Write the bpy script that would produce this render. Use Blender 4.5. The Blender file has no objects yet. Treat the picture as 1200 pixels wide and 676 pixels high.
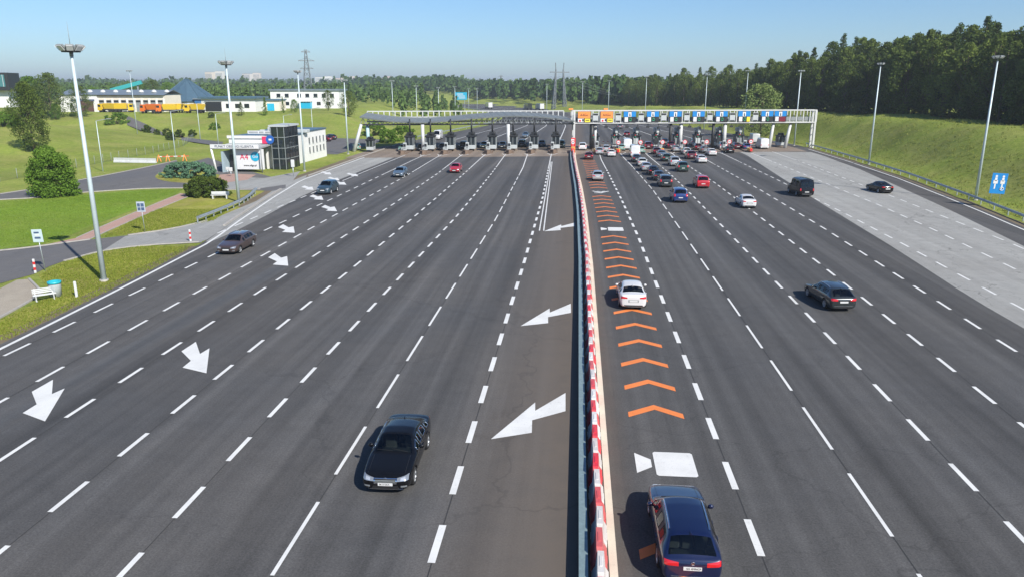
import bpy, bmesh, math, random
from mathutils import Vector, Matrix, noise
from mathutils.bvhtree import BVHTree
R = random.Random(7)
SC = bpy.context.scene
COL = SC.collection
rad = math.radians

# ------------------------------------------------------------------ camera
F_PX, HOR = 885.0, 100.0            # focal length in photo pixels, horizon row (photo is 1200x676)
TH = math.atan((338 - HOR) / F_PX)
CT, ST = math.cos(TH), math.sin(TH)
CAM_H = CT / .069
YAW = math.atan((678 - 600) / F_PX * CT)
CY, SY = math.cos(YAW), math.sin(YAW)
cd = bpy.data.cameras.new('camera'); cam = bpy.data.objects.new('camera', cd); COL.objects.link(cam)
cd.sensor_width = 36; cd.lens = 36 * F_PX / 1200; cd.clip_start = .5; cd.clip_end = 20000
cam.location = (0, 0, CAM_H); cam.rotation_euler = (math.pi / 2 - TH, 0, YAW)
SC.camera = cam
SC.render.resolution_x, SC.render.resolution_y = 1024, 576

def G(u, v, z=0.0):                 # photo pixel -> point on the level z
    a = (u - 600) / F_PX; b = (v - 338) / F_PX
    t = (z - CAM_H) / (-ST - b * CT)
    X, Y = a * t, (CT - b * ST) * t
    return Vector((X * CY - Y * SY, X * SY + Y * CY, z))
def D(u, v, depth):                 # photo pixel + distance along the optical axis -> point
    a = (u - 600) / F_PX; b = (v - 338) / F_PX
    X, Y, Z = a * depth, (CT - b * ST) * depth, (-ST - b * CT) * depth
    return Vector((X * CY - Y * SY, X * SY + Y * CY, Z + CAM_H))

# ------------------------------------------------------------------ light
SUN_EL, SUN_DIR = rad(38.5), rad(-47)      # sun behind the camera on the right: shadows fall left and away
sv = Vector((math.cos(SUN_DIR) * math.cos(SUN_EL), math.sin(SUN_DIR) * math.cos(SUN_EL), math.sin(SUN_EL)))
w = bpy.data.worlds.new('World'); SC.world = w; w.use_nodes = True
nt = w.node_tree; nt.nodes.clear()
sky = nt.nodes.new('ShaderNodeTexSky'); sky.sky_type = 'NISHITA'; sky.sun_disc = False
sky.sun_elevation = SUN_EL; sky.sun_rotation = math.atan2(sv.x, sv.y)
sky.altitude = 250; sky.air_density = 1.0; sky.dust_density = 0.6; sky.ozone_density = 5.0
bgn = nt.nodes.new('ShaderNodeBackground'); bgn.inputs['Strength'].default_value = 0.088
out = nt.nodes.new('ShaderNodeOutputWorld')
tint = nt.nodes.new('ShaderNodeMix'); tint.data_type = 'RGBA'; tint.blend_type = 'MULTIPLY'; tint.inputs[0].default_value = 1; tint.inputs[7].default_value = (.80, .95, 1.10, 1)
nt.links.new(sky.outputs[0], tint.inputs[6]); nt.links.new(tint.outputs[2], bgn.inputs[0]); nt.links.new(bgn.outputs[0], out.inputs[0])
sd = bpy.data.lights.new('sun', 'SUN'); sd.energy = 5.0; sd.angle = rad(.5); sd.color = (1, .955, .88)
so = bpy.data.objects.new('sun', sd); COL.objects.link(so); so.rotation_euler = sv.to_track_quat('Z', 'Y').to_euler()
so.location = sv * 300
vs = SC.view_settings; vs.view_transform = 'Standard'; vs.look = 'None'; vs.exposure = 0.5; vs.gamma = 1; vs.use_curve_mapping = False
SC.cycles.max_bounces = 6; SC.cycles.transparent_max_bounces = 12

# ------------------------------------------------------------------ helpers
def tag(o, label=None, cat=None, group=None, kind=None):
    if label: o['label'] = label
    if cat: o['category'] = cat
    if group: o['group'] = group
    if kind: o['kind'] = kind
    return o
def thing(name, label, cat, loc=(0, 0, 0), rz=0.0, group=None):
    o = bpy.data.objects.new(name, None); COL.objects.link(o); o.empty_display_size = .2
    o.location = loc; o.rotation_euler = (0, 0, rz)
    return tag(o, label, cat, group)
def link(name, me, parent=None, loc=None, rz=None, rot=None, sc=None):
    o = bpy.data.objects.new(name, me); COL.objects.link(o)
    if parent is not None: o.parent = parent
    if loc is not None: o.location = loc
    if rz is not None: o.rotation_euler = (0, 0, rz)
    if rot is not None: o.rotation_euler = rot
    if sc is not None: o.scale = sc if hasattr(sc, '__len__') else (sc, sc, sc)
    return o
class MB:
    def __init__(s): s.v = []; s.f = []; s.m = []; s.k = 0; s.s = []
    def mi(s, k): s.k = k; return s
    def face(s, *idx, sm=False): s.f.append(idx); s.m.append(s.k); s.s.append(sm)
    def add(s, vs, fs, sm=False):
        o = len(s.v); s.v += [tuple(p) for p in vs]
        for f in fs: s.face(*[o + i for i in f], sm=sm)
        return s
    def box(s, c, d, rz=0.0, bev=0.0):
        x, y, z = d[0] / 2, d[1] / 2, d[2] / 2; cr, sr = math.cos(rz), math.sin(rz)
        if bev > 0:
            b = min(bev, x * .9, y * .9, z * .9)
            pts = []
            for zz, i in ((-z, b), (-z + b, 0), (z - b, 0), (z, b)):
                X, Y = x - i, y - i
                for px, py in ((-X + b, -Y), (X - b, -Y), (X, -Y + b), (X, Y - b), (X - b, Y), (-X + b, Y), (-X, Y - b), (-X, -Y + b)):
                    pts.append((px, py, zz))
            fs = [tuple(range(7, -1, -1)), tuple(range(24, 32))]
            for r in range(3):
                for i in range(8): fs.append((r * 8 + i, r * 8 + (i + 1) % 8, r * 8 + 8 + (i + 1) % 8, r * 8 + 8 + i))
        else:
            pts = [(a, b_, c_) for c_ in (-z, z) for a, b_ in ((-x, -y), (x, -y), (x, y), (-x, y))]
            fs = [(3, 2, 1, 0), (4, 5, 6, 7), (0, 1, 5, 4), (1, 2, 6, 5), (2, 3, 7, 6), (3, 0, 4, 7)]
        return s.add([(c[0] + a * cr - b_ * sr, c[1] + a * sr + b_ * cr, c[2] + c_) for a, b_, c_ in pts], fs)
    def bar(s, p, q, wd, ht=None):          # square bar between two points
        ht = ht or wd; p, q = Vector(p), Vector(q); d = (q - p).normalized()
        u = Vector((0, 0, 1)) if abs(d.z) < .95 else Vector((0, 1, 0))
        a = d.cross(u).normalized(); b = a.cross(d)
        P = [e + a * (i * wd / 2) + b * (j * ht / 2) for e in (p, q) for i, j in ((-1, -1), (1, -1), (1, 1), (-1, 1))]
        return s.add(P, [(3, 2, 1, 0), (4, 5, 6, 7), (0, 1, 5, 4), (1, 2, 6, 5), (2, 3, 7, 6), (3, 0, 4, 7)])
    def cyl(s, p, q, r0, r1=None, n=10, cap=True):
        r1 = r0 if r1 is None else r1; p, q = Vector(p), Vector(q); d = (q - p).normalized()
        u = Vector((0, 0, 1)) if abs(d.z) < .95 else Vector((0, 1, 0))
        a = d.cross(u).normalized(); b = d.cross(a)
        P = [e + (a * math.cos(t) + b * math.sin(t)) * r for e, r in ((p, r0), (q, r1)) for t in [2 * math.pi * i / n for i in range(n)]]
        o = len(s.v); s.v += [tuple(x) for x in P]
        for i in range(n): s.face(o + i, o + (i + 1) % n, o + n + (i + 1) % n, o + n + i, sm=True)
        if cap: s.face(*[o + i for i in range(n - 1, -1, -1)]); s.face(*[o + n + i for i in range(n)])
        return s
    def tube(s, pts, r, n=6, closed=False):
        pts = [Vector(p) for p in pts]; m = len(pts); o = len(s.v)
        for i, p in enumerate(pts):
            a_ = pts[(i - 1) % m] if (closed or i > 0) else p; b_ = pts[(i + 1) % m] if (closed or i < m - 1) else p
            d = (b_ - a_).normalized() if (b_ - a_).length > 1e-9 else Vector((0, 1, 0))
            u = Vector((0, 0, 1)) if abs(d.z) < .9 else Vector((1, 0, 0))
            a = d.cross(u).normalized(); b = d.cross(a)
            for k in range(n):
                t = 2 * math.pi * k / n; s.v.append(tuple(p + (a * math.cos(t) + b * math.sin(t)) * r))
        for i in range(m if closed else m - 1):
            for k in range(n):
                j = (i + 1) % m
                s.face(o + i * n + k, o + i * n + (k + 1) % n, o + j * n + (k + 1) % n, o + j * n + k, sm=True)
        return s
    def prism(s, poly, z0, z1):             # poly: list of (x,y)
        n = len(poly)
        return s.add([(p[0], p[1], z0) for p in poly] + [(p[0], p[1], z1) for p in poly],
                     [tuple(range(n - 1, -1, -1)), tuple(range(n, 2 * n))] + [(i, (i + 1) % n, n + (i + 1) % n, n + i) for i in range(n)])
    def lathe(s, prof, n=16, c=(0, 0, 0), axis='z', sm=True):    # prof: (r,z)
        o = len(s.v); m = len(prof)
        for r, z in prof:
            for k in range(n):
                t = 2 * math.pi * k / n; a, b = r * math.cos(t), r * math.sin(t)
                s.v.append((c[0] + z, c[1] + a, c[2] + b) if axis == 'x' else (c[0] + a, c[1] + b, c[2] + z))
        for i in range(m - 1):
            for k in range(n): s.face(o + i * n + k, o + i * n + (k + 1) % n, o + (i + 1) * n + (k + 1) % n, o + (i + 1) * n + k, sm=sm)
        return s
    def mesh(s, name, mats):
        me = bpy.data.meshes.new(name); me.from_pydata(s.v, [], s.f)
        for m in (mats if isinstance(mats, (list, tuple)) else [mats]): me.materials.append(m)
        me.polygons.foreach_set('material_index', s.m); me.polygons.foreach_set('use_smooth', s.s); me.update()
        return me
    def build(s, name, mats, parent=None, loc=None, rz=None):
        return link(name, s.mesh(name, mats), parent, loc, rz)
def fix_normals(me):
    bm = bmesh.new(); bm.from_mesh(me); bmesh.ops.recalc_face_normals(bm, faces=bm.faces); bm.to_mesh(me); bm.free(); return me
_txt = {}
def text_mesh(t, size, m, depth=.008, align='CENTER'):
    key = (t, size, m.name)
    if key in _txt: return _txt[key]
    c = bpy.data.curves.new('lettering', 'FONT'); c.body = t; c.size = size; c.extrude = depth; c.align_x = align; c.align_y = 'CENTER'; c.resolution_u = 3
    o = bpy.data.objects.new('tmp', c); COL.objects.link(o); bpy.context.view_layer.update()
    me = bpy.data.meshes.new_from_object(o.evaluated_get(bpy.context.evaluated_depsgraph_get()))
    bpy.data.objects.remove(o); me.materials.clear(); me.materials.append(m); _txt[key] = me
    return me

# ------------------------------------------------------------------ materials
def nodes(m): return m.node_tree.nodes, m.node_tree.links
_mats = {}
def mat(name, col, rough=.6, metal=0.0, vary=0.0, scale=3.0, bump=0.0, coat=0.0, spec=.5, emit=None, coord='Object', dirt=None):
    if name in _mats: return _mats[name]
    m = bpy.data.materials.new(name); m.use_nodes = True; N, L = nodes(m); b = N['Principled BSDF']
    b.inputs['Base Color'].default_value = (*col, 1); b.inputs['Roughness'].default_value = rough; b.inputs['Metallic'].default_value = metal
    b.inputs['Specular IOR Level'].default_value = spec
    if coat: b.inputs['Coat Weight'].default_value = coat; b.inputs['Coat Roughness'].default_value = .04
    if emit: b.inputs['Emission Color'].default_value = (*emit[0], 1); b.inputs['Emission Strength'].default_value = emit[1]
    tc = N.new('ShaderNodeTexCoord')
    n1 = N.new('ShaderNodeTexNoise'); n1.inputs['Scale'].default_value = scale; n1.inputs['Detail'].default_value = 5
    L.new(tc.outputs[coord], n1.inputs['Vector'])
    mr = N.new('ShaderNodeMapRange'); mr.inputs[1].default_value = .25; mr.inputs[2].default_value = .75
    v = vary or .05
    mr.inputs[3].default_value = 1 - v; mr.inputs[4].default_value = 1 + v; L.new(n1.outputs['Fac'], mr.inputs[0])
    mx = N.new('ShaderNodeMix'); mx.data_type = 'RGBA'; mx.blend_type = 'MULTIPLY'; mx.inputs[0].default_value = 1
    mx.inputs[6].default_value = (*col, 1); L.new(mr.outputs[0], mx.inputs[7]); last = mx.outputs[2]
    if dirt:                                  # (colour, amount, scale)
        n2 = N.new('ShaderNodeTexNoise'); n2.inputs['Scale'].default_value = dirt[2]; n2.inputs['Detail'].default_value = 8; n2.inputs['Roughness'].default_value = .7
        L.new(tc.outputs[coord], n2.inputs['Vector'])
        r2 = N.new('ShaderNodeMapRange'); r2.inputs[1].default_value = .5; r2.inputs[2].default_value = .72; r2.inputs[4].default_value = dirt[1]; L.new(n2.outputs['Fac'], r2.inputs[0])
        m2 = N.new('ShaderNodeMix'); m2.data_type = 'RGBA'; L.new(r2.outputs[0], m2.inputs[0]); L.new(last, m2.inputs[6]); m2.inputs[7].default_value = (*dirt[0], 1); last = m2.outputs[2]
    L.new(last, b.inputs['Base Color'])
    if bump:
        bp = N.new('ShaderNodeBump'); bp.inputs['Strength'].default_value = bump; bp.inputs['Distance'].default_value = .02
        L.new(n1.outputs['Fac'], bp.inputs['Height']); L.new(bp.outputs[0], b.inputs['Normal'])
    _mats[name] = m
    return m
def ramp(N, L, fac, stops):
    r = N.new('ShaderNodeValToRGB'); e = r.color_ramp.elements
    while len(e) < len(stops): e.new(.5)
    for el, (p, c) in zip(e, stops): el.position = p; el.color = (*c, 1)
    L.new(fac, r.inputs[0]); return r.outputs[0]
def mixc(N, L, fac, a, b, mode='MIX'):
    m = N.new('ShaderNodeMix'); m.data_type = 'RGBA'; m.blend_type = mode
    for i, x in ((0, fac), (6, a), (7, b)):
        if hasattr(x, 'is_linked'): L.new(x, m.inputs[i])
        else: m.inputs[i].default_value = x if i == 0 else (*x, 1)
    return m.outputs[2]
def noise_n(N, L, vec, scale, detail=6, rough=.6, stretch=None, off=(0, 0, 0)):
    if stretch or off != (0, 0, 0):
        mp = N.new('ShaderNodeMapping'); mp.inputs['Scale'].default_value = stretch or (1, 1, 1); mp.inputs['Location'].default_value = off; L.new(vec, mp.inputs[0]); vec = mp.outputs[0]
    n = N.new('ShaderNodeTexNoise'); n.inputs['Scale'].default_value = scale; n.inputs['Detail'].default_value = detail; n.inputs['Roughness'].default_value = rough
    L.new(vec, n.inputs['Vector']); return n.outputs['Fac']
def rng(N, L, fac, a, b, c=0.0, d=1.0):
    m = N.new('ShaderNodeMapRange'); m.inputs[1].default_value = a; m.inputs[2].default_value = b; m.inputs[3].default_value = c; m.inputs[4].default_value = d
    L.new(fac, m.inputs[0]); return m.outputs[0]
def road_mat(name, base, brown, amount, cracks=0.0, crack_scale=.16, rough=.85, streak=.9, spk=.12, dust=False):
    m = bpy.data.materials.new(name); m.use_nodes = True; N, L = nodes(m); b = N['Principled BSDF']
    g = N.new('ShaderNodeNewGeometry'); P = g.outputs['Position']
    big = noise_n(N, L, P, .05, 4, .6)
    st = noise_n(N, L, P, .55, 4, .6, (1, .02, 1))                      # wheel tracks along the lanes
    fine = noise_n(N, L, P, 14, 3, .8)
    mid = noise_n(N, L, P, .9, 6, .7, off=(9, 3, 0))
    c = mixc(N, L, rng(N, L, big, .35, .7, 0, amount), base, brown)
    c = mixc(N, L, 1.0, c, mixc(N, L, rng(N, L, st, .3, .7), (1 - .28 * streak,) * 3, (1 + .22 * streak,) * 3), 'MULTIPLY')
    c = mixc(N, L, 1.0, c, mixc(N, L, rng(N, L, fine, .2, .8), (1 - spk * 2.6,) * 3, (1 + spk * 2.6,) * 3), 'MULTIPLY')
    c = mixc(N, L, 1.0, c, mixc(N, L, rng(N, L, mid, .3, .7), (.90,) * 3, (1.1,) * 3), 'MULTIPLY')
    st2 = noise_n(N, L, P, 1.6, 3, .5, (1, .012, 1), (5, 0, 0))
    c = mixc(N, L, 1.0, c, mixc(N, L, rng(N, L, st2, .35, .7), (1 + .06 * streak,) * 3, (1 - .12 * streak,) * 3), 'MULTIPLY')
    spot = noise_n(N, L, P, .32, 8, .75, (1, .45, 1), (40, 7, 0))
    c = mixc(N, L, rng(N, L, spot, .62, .7, 0, .35), c, (.03, .028, .026))
    if dust:                                  # dust that gathers along the median
        sx = N.new('ShaderNodeSeparateXYZ'); L.new(P, sx.inputs[0])
        m1 = N.new('ShaderNodeMath'); m1.operation = 'MULTIPLY'; L.new(rng(N, L, sx.outputs[0], -5.2, -.6), m1.inputs[0]); L.new(rng(N, L, sx.outputs[0], .9, 2.4, 1, 0), m1.inputs[1])
        m2 = N.new('ShaderNodeMath'); m2.operation = 'MULTIPLY'; L.new(m1.outputs[0], m2.inputs[0]); L.new(rng(N, L, mid, .2, .8, .55, 1.0), m2.inputs[1])
        c = mixc(N, L, m2.outputs[0], c, (.118, .096, .077))
    if cracks:
        vo = N.new('ShaderNodeTexVoronoi'); vo.feature = 'DISTANCE_TO_EDGE'; vo.inputs['Scale'].default_value = crack_scale
        dn = N.new('ShaderNodeTexNoise'); dn.inputs['Scale'].default_value = .7; dn.inputs['Detail'].default_value = 6; L.new(P, dn.inputs['Vector'])
        ad = N.new('ShaderNodeVectorMath'); ad.operation = 'MULTIPLY_ADD'; L.new(dn.outputs['Color'], ad.inputs[0]); ad.inputs[1].default_value = (3, 3, 0); L.new(P, ad.inputs[2])
        L.new(ad.outputs[0], vo.inputs['Vector'])
        mask = noise_n(N, L, P, .03, 3, .5, off=(70, 20, 0))
        mm = N.new('ShaderNodeMath'); mm.operation = 'MULTIPLY'
        L.new(rng(N, L, vo.outputs['Distance'], .0015, .007, cracks, 0), mm.inputs[0]); L.new(rng(N, L, mask, .4, .55), mm.inputs[1])
        c = mixc(N, L, mm.outputs[0], c, (.02, .02, .02))
    L.new(c, b.inputs['Base Color']); b.inputs['Roughness'].default_value = rough; b.inputs['Specular IOR Level'].default_value = .3
    bp = N.new('ShaderNodeBump'); bp.inputs['Strength'].default_value = .25; bp.inputs['Distance'].default_value = .01
    L.new(fine, bp.inputs['Height']); L.new(bp.outputs[0], b.inputs['Normal'])
    return m
def grass_mat(name, a, b_, c_, dry, dryamt, sc=.12):
    m = bpy.data.materials.new(name); m.use_nodes = True; N, L = nodes(m); b = N['Principled BSDF']
    g = N.new('ShaderNodeNewGeometry'); P = g.outputs['Position']
    n1 = noise_n(N, L, P, sc, 6, .65); n2 = noise_n(N, L, P, 1.3, 6, .75); n3 = noise_n(N, L, P, 9, 3, .8); n4 = noise_n(N, L, P, sc * .45, 5, .6, off=(33, 12, 0))
    col = ramp(N, L, n2, [(.25, a), (.5, b_), (.75, c_)])
    col = mixc(N, L, rng(N, L, n1, .42, .68, 0, dryamt), col, dry)
    col = mixc(N, L, 1.0, col, mixc(N, L, rng(N, L, n4, .3, .7), (.78,) * 3, (1.2,) * 3), 'MULTIPLY')
    col = mixc(N, L, 1.0, col, mixc(N, L, rng(N, L, n3, .25, .75), (.68,) * 3, (1.28,) * 3), 'MULTIPLY')
    L.new(col, b.inputs['Base Color']); b.inputs['Roughness'].default_value = .95; b.inputs['Specular IOR Level'].default_value = .1
    ad = N.new('ShaderNodeMath'); L.new(n3, ad.inputs[0]); L.new(n2, ad.inputs[1])
    bp = N.new('ShaderNodeBump'); bp.inputs['Strength'].default_value = .8; bp.inputs['Distance'].default_value = .12
    L.new(ad.outputs[0], bp.inputs['Height']); L.new(bp.outputs[0], b.inputs['Normal'])
    return m
def leaf_mat(name, dark, light, trans=.28):
    m = bpy.data.materials.new(name); m.use_nodes = True; N, L = nodes(m); N.remove(N['Principled BSDF'])
    g = N.new('ShaderNodeNewGeometry'); oi = N.new('ShaderNodeObjectInfo')
    ad = N.new('ShaderNodeMath'); ad.operation = 'MULTIPLY_ADD'; L.new(oi.outputs['Random'], ad.inputs[0]); ad.inputs[1].default_value = .45
    mu = N.new('ShaderNodeMath'); mu.operation = 'MULTIPLY'; L.new(g.outputs['Random Per Island'], mu.inputs[0]); mu.inputs[1].default_value = .6; L.new(mu.outputs[0], ad.inputs[2])
    col = ramp(N, L, ad.outputs[0], [(0, dark), (1, light)])
    d = N.new('ShaderNodeBsdfDiffuse'); t = N.new('ShaderNodeBsdfTranslucent'); L.new(col, d.inputs[0]); L.new(col, t.inputs[0])
    mx = N.new('ShaderNodeMixShader'); mx.inputs[0].default_value = trans; L.new(d.outputs[0], mx.inputs[1]); L.new(t.outputs[0], mx.inputs[2])
    L.new(mx.outputs[0], N['Material Output'].inputs['Surface'])
    return m

M_ASPH = road_mat('asphalt', (.074, .074, .075), (.092, .085, .078), .9, .22, .07, streak=1.35, spk=.2, dust=True)
M_ASPHR = road_mat('asphalt_worn', (.070, .070, .071), (.086, .082, .077), .7, .25, .12, streak=1.35, spk=.2, dust=True)
M_MEDASPH = road_mat('asphalt_dusty', (.13, .106, .085), (.105, .093, .08), .8)
M_SVC = road_mat('service_asphalt', (.115, .113, .115), (.14, .13, .118), .8, .5, .2, streak=.3)
M_CONC = road_mat('concrete_lane', (.30, .30, .285), (.24, .235, .22), .8, .6, .22, streak=.45, spk=.08)
M_CONC2 = road_mat('concrete_apron', (.24, .195, .155), (.17, .13, .10), 1.0, .4, .3, streak=.6)
M_SOIL = road_mat('verge_soil', (.17, .13, .085), (.12, .10, .06), .9, 0, streak=.2)
M_PATH = road_mat('brick_path', (.40, .25, .20), (.33, .22, .18), .9, 0, streak=.1)
M_PAVE = road_mat('pavers', (.33, .29, .23), (.26, .22, .17), .9, 0, streak=.1)
def paint_mat(name, col, wear=.38):
    m = bpy.data.materials.new(name); m.use_nodes = True; N, L = nodes(m); b = N['Principled BSDF']
    g = N.new('ShaderNodeNewGeometry'); P = g.outputs['Position']
    n = noise_n(N, L, P, 5, 8, .8); n2 = noise_n(N, L, P, .7, 5, .6)
    c = mixc(N, L, rng(N, L, n, .56, .75, 0, wear * 2), col, tuple(x * .35 + .03 for x in col))
    c = mixc(N, L, rng(N, L, n2, .4, .75, 0, wear), c, tuple(x * .6 for x in col))
    L.new(c, b.inputs['Base Color']); b.inputs['Roughness'].default_value = .7
    return m
M_WHITE = paint_mat('white_road_paint', (.64, .64, .62))
M_ORANGE = paint_mat('orange_road_paint', (.70, .20, .05), .35)
M_TAN = paint_mat('pale_edge_paint', (.62, .55, .44), .35)
M_SEAM = mat('seam_tar', (.03, .03, .03), .8)
M_GRASS = grass_mat('rough_grass', (0.109, 0.164, 0.025), (0.205, 0.257, 0.043), (0.307, 0.334, 0.079), (0.342, 0.299, 0.114), .45)
M_LAWN = grass_mat('fresh_lawn', (.092, .172, .018), (.167, .265, .028), (.236, .328, .048), (.253, .265, .069), .5, .09)
M_VERGE = grass_mat('dry_verge', (.156, .180, .026), (.258, .270, .043), (.360, .342, .072), (.336, .282, .108), .7, .3)
M_GALV = mat('galvanised_steel', (.48, .53, .54), .45, .65, .12, 2)
M_WPAINT = mat('white_painted_steel', (.52, .53, .52), .45, 0, .06, 1.5, dirt=((.35, .33, .3), .35, 1.2))
M_POLE = mat('mast_steel', (.50, .58, .60), .5, .2, .08, 1.2)
M_DARK = mat('dark_metal', (.028, .03, .032), .5, .3)
M_BLACK = mat('black_plastic', (.014, .014, .015), .5)
M_GREY = mat('grey_panel', (.22, .24, .24), .5, 0, .1, 2)
M_LGREY = mat('light_grey_panel', (.42, .45, .45), .5, 0, .08, 2)
M_WALL = mat('white_render', (.68, .68, .66), .8, 0, .05, .6, dirt=((.5, .48, .44), .3, .5))
M_CREAM = mat('cream_render', (.68, .62, .52), .8, 0, .06, .5)
M_RED = mat('red_plastic', (.62, .020, .035), .35, 0, .12, 2, dirt=((.4, .16, .14), .5, 3), coord='Generated')
M_WPLAST = mat('white_plastic', (.62, .61, .59), .4, 0, .08, 2, dirt=((.42, .38, .33), .5, 3), coord='Generated')
M_BARK = mat('bark', (.11, .085, .06), .95, 0, .3, 4, .6)
M_BLUE = mat('sign_blue', (.010, .20, .52), .4)
M_SKYBLUE = mat('sign_cyan', (.015, .36, .56), .4)
M_SIGNW = mat('sign_white', (.66, .66, .66), .4)
M_SIGNR = mat('sign_red', (.62, .03, .03), .4)
M_ORS = mat('sign_orange', (.80, .26, .06), .4)
M_YEL = mat('sign_yellow', (.75, .62, .05), .4)
M_GRN = mat('sign_green', (.03, .33, .16), .4)
M_CONCR = mat('kerb_concrete', (.34, .32, .29), .85, 0, .15, 3, .3)
M_KERBBR = mat('island_concrete', (.15, .105, .075), .9, 0, .2, 2, .3)
M_GLASSB = mat('window_glass', (.015, .022, .026), .06, 0, spec=.8)
M_ROOFB = mat('metal_roof_blue', (.085, .15, .20), .4, .35, .12, 1)
M_ROOFG = mat('metal_roof_grey', (.19, .23, .26), .45, .3, .12, 1)
# ------------------------------------------------------------------ the lie of the land
def lk(keys, t):
    if t <= keys[0][0]: return keys[0][1]
    for (a, p), (b, q) in zip(keys, keys[1:]):
        if t <= b: return p + (q - p) * (t - a) / (b - a)
    return keys[-1][1]
def ss(t): t = max(0.0, min(1.0, t)); return t * t * (3 - 2 * t)
EL = [(-60, -29.5), (0, -30.2), (20, -30.8), (37.6, -31.5), (50.6, -32.4), (66, -33.7), (77, -35.9), (93, -38.8), (112, -41.8), (152, -42.6), (190, -43), (230, -38), (280, -31), (340, -32), (425, -51), (500, -77), (583, -110), (660, -150), (800, -240), (1000, -400)]
ER = [(-60, 38), (0, 40), (30, 41.5), (45, 42.5), (60, 43.4), (79, 44.9), (90, 46.4), (100, 47.6), (123, 50), (150, 51.5), (190, 52.5), (230, 46), (280, 36), (340, 18), (425, -8), (500, -32), (583, -62), (660, -100), (800, -185), (1000, -340)]
def TL(x): return 171 + .17 * x             # line of the toll booths
ROT = math.atan(.17)
def hz(x, y):
    z = -.03
    d = x - (lk(ER, y) + 3.2)
    if d > 0:
        amp = lk([(0, 6.0), (60, 6.5), (120, 7), (240, 7), (420, 3), (900, 2)], y)
        n = noise.noise((x * .05, y * .05, 1)) * .9 + noise.noise((x * .16, y * .16, 5)) * .35
        z += amp * ss(d / lk([(0, 20), (150, 17), (200, 12), (235, 8), (420, 9)], y)) + n * ss(d / 9) * ss((70 - d) / 20)
    if x < -44:
        tq = max(0.0, min(1.0, (y - 208) / 38)); z += 5.03 * (.45 * ss(tq) + .55 * tq) * ss((-x - 52 - .10 * (y - 205)) / 26)
        g = math.exp(-(((x + 172) / 58) ** 2 + ((y - 160) / 58) ** 2))
        z = max(z, -.03 + 8.6 * max(0, g - .14) / .86)
    r = math.hypot(x, y)
    if r > 1000:
        a = math.atan2(x, y)
        z += 20 * ss((r - 1000) / 2600) * (.55 + .45 * noise.noise((x * .0011, y * .0011, 3))) * (1.0 if a < -.06 else max(.15, 1 - (a + .06) * 3))
    return z
def axis(lo, hi, fine, mids, grow=1.22):
    a = []
    t = mids[0]
    while t < mids[1]: a.append(t); t += fine
    s = fine
    while t < hi: a.append(t); s *= grow; t += s
    a.append(hi); t = mids[0]; s = fine
    while t > lo: s *= grow; t -= s; a.insert(0, max(t, lo))
    return a
XS = axis(-7000, 7000, 3.0, (-230, 200)); YS = axis(-900, 9000, 3.0, (0, 330))
tv = [(x, y, hz(x, y)) for y in YS for x in XS]; nx = len(XS)
tf = [(j * nx + i, j * nx + i + 1, (j + 1) * nx + i + 1, (j + 1) * nx + i) for j in range(len(YS) - 1) for i in range(nx - 1)]
me = bpy.data.meshes.new('ground'); me.from_pydata(tv, [], tf); me.polygons.foreach_set('use_smooth', [True] * len(tf)); me.materials.append(M_GRASS)
tag(link('ground', me), kind='structure')

def sheet(name, pts, z, m, kind='structure', parent=None):
    bm = bmesh.new(); vv = [bm.verts.new((p[0], p[1], z)) for p in pts]; f = bm.faces.new(vv); f.normal_update()
    if f.normal.z < 0: f.normal_flip()
    bmesh.ops.triangulate(bm, faces=bm.faces)
    me = bpy.data.meshes.new(name); bm.to_mesh(me); bm.free(); me.materials.append(m)
    o = link(name, me, parent)
    if parent is None: tag(o, kind=kind)
    return o
def strip(name, left, right, z, m, kind='structure', parent=None):    # quad strip between two polylines of equal length
    n = len(left)
    zz = z if callable(z) else (lambda p: z)
    me = bpy.data.meshes.new(name)
    me.from_pydata([(p[0], p[1], zz(p)) for p in left] + [(p[0], p[1], zz(p)) for p in right], [], [(i, n + i, n + i + 1, i + 1) for i in range(n - 1)])
    me.materials.append(m); o = link(name, me, parent)
    if parent is None: tag(o, kind=kind)
    return o
def px(*pts, z=0.0): return [G(u, v, z) for u, v in pts]
def z7(*p): return [(a / 2.703, 150 + b / 2.703) for a, b in p]
def smooth_poly(pts, it=2, closed=True):
    pts = [Vector(p) for p in pts]
    for _ in range(it):
        q = []; n = len(pts)
        for i in range(n if closed else n - 1):
            a, b = pts[i], pts[(i + 1) % n]; q += [a * .75 + b * .25, a * .25 + b * .75]
        if not closed: q = [pts[0]] + q + [pts[-1]]
        pts = q
    return pts

# carriageway: one asphalt sheet from below the camera through the plaza and away behind it
ys = [-60, -30, 0] + list(range(10, 200, 5)) + list(range(200, 1000, 15))
road = strip('carriageway', [(lk(EL, y) - .45, y) for y in ys], [(lk(ER, y) + .5, y) for y in ys], 0.0, M_ASPH)
MEDX = [(-60, .95), (60, .95), (85, .75), (107, .35), (130, -.25), (150, -.7), (175, -.95), (210, -1)]    # centre of the median barrier
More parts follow.
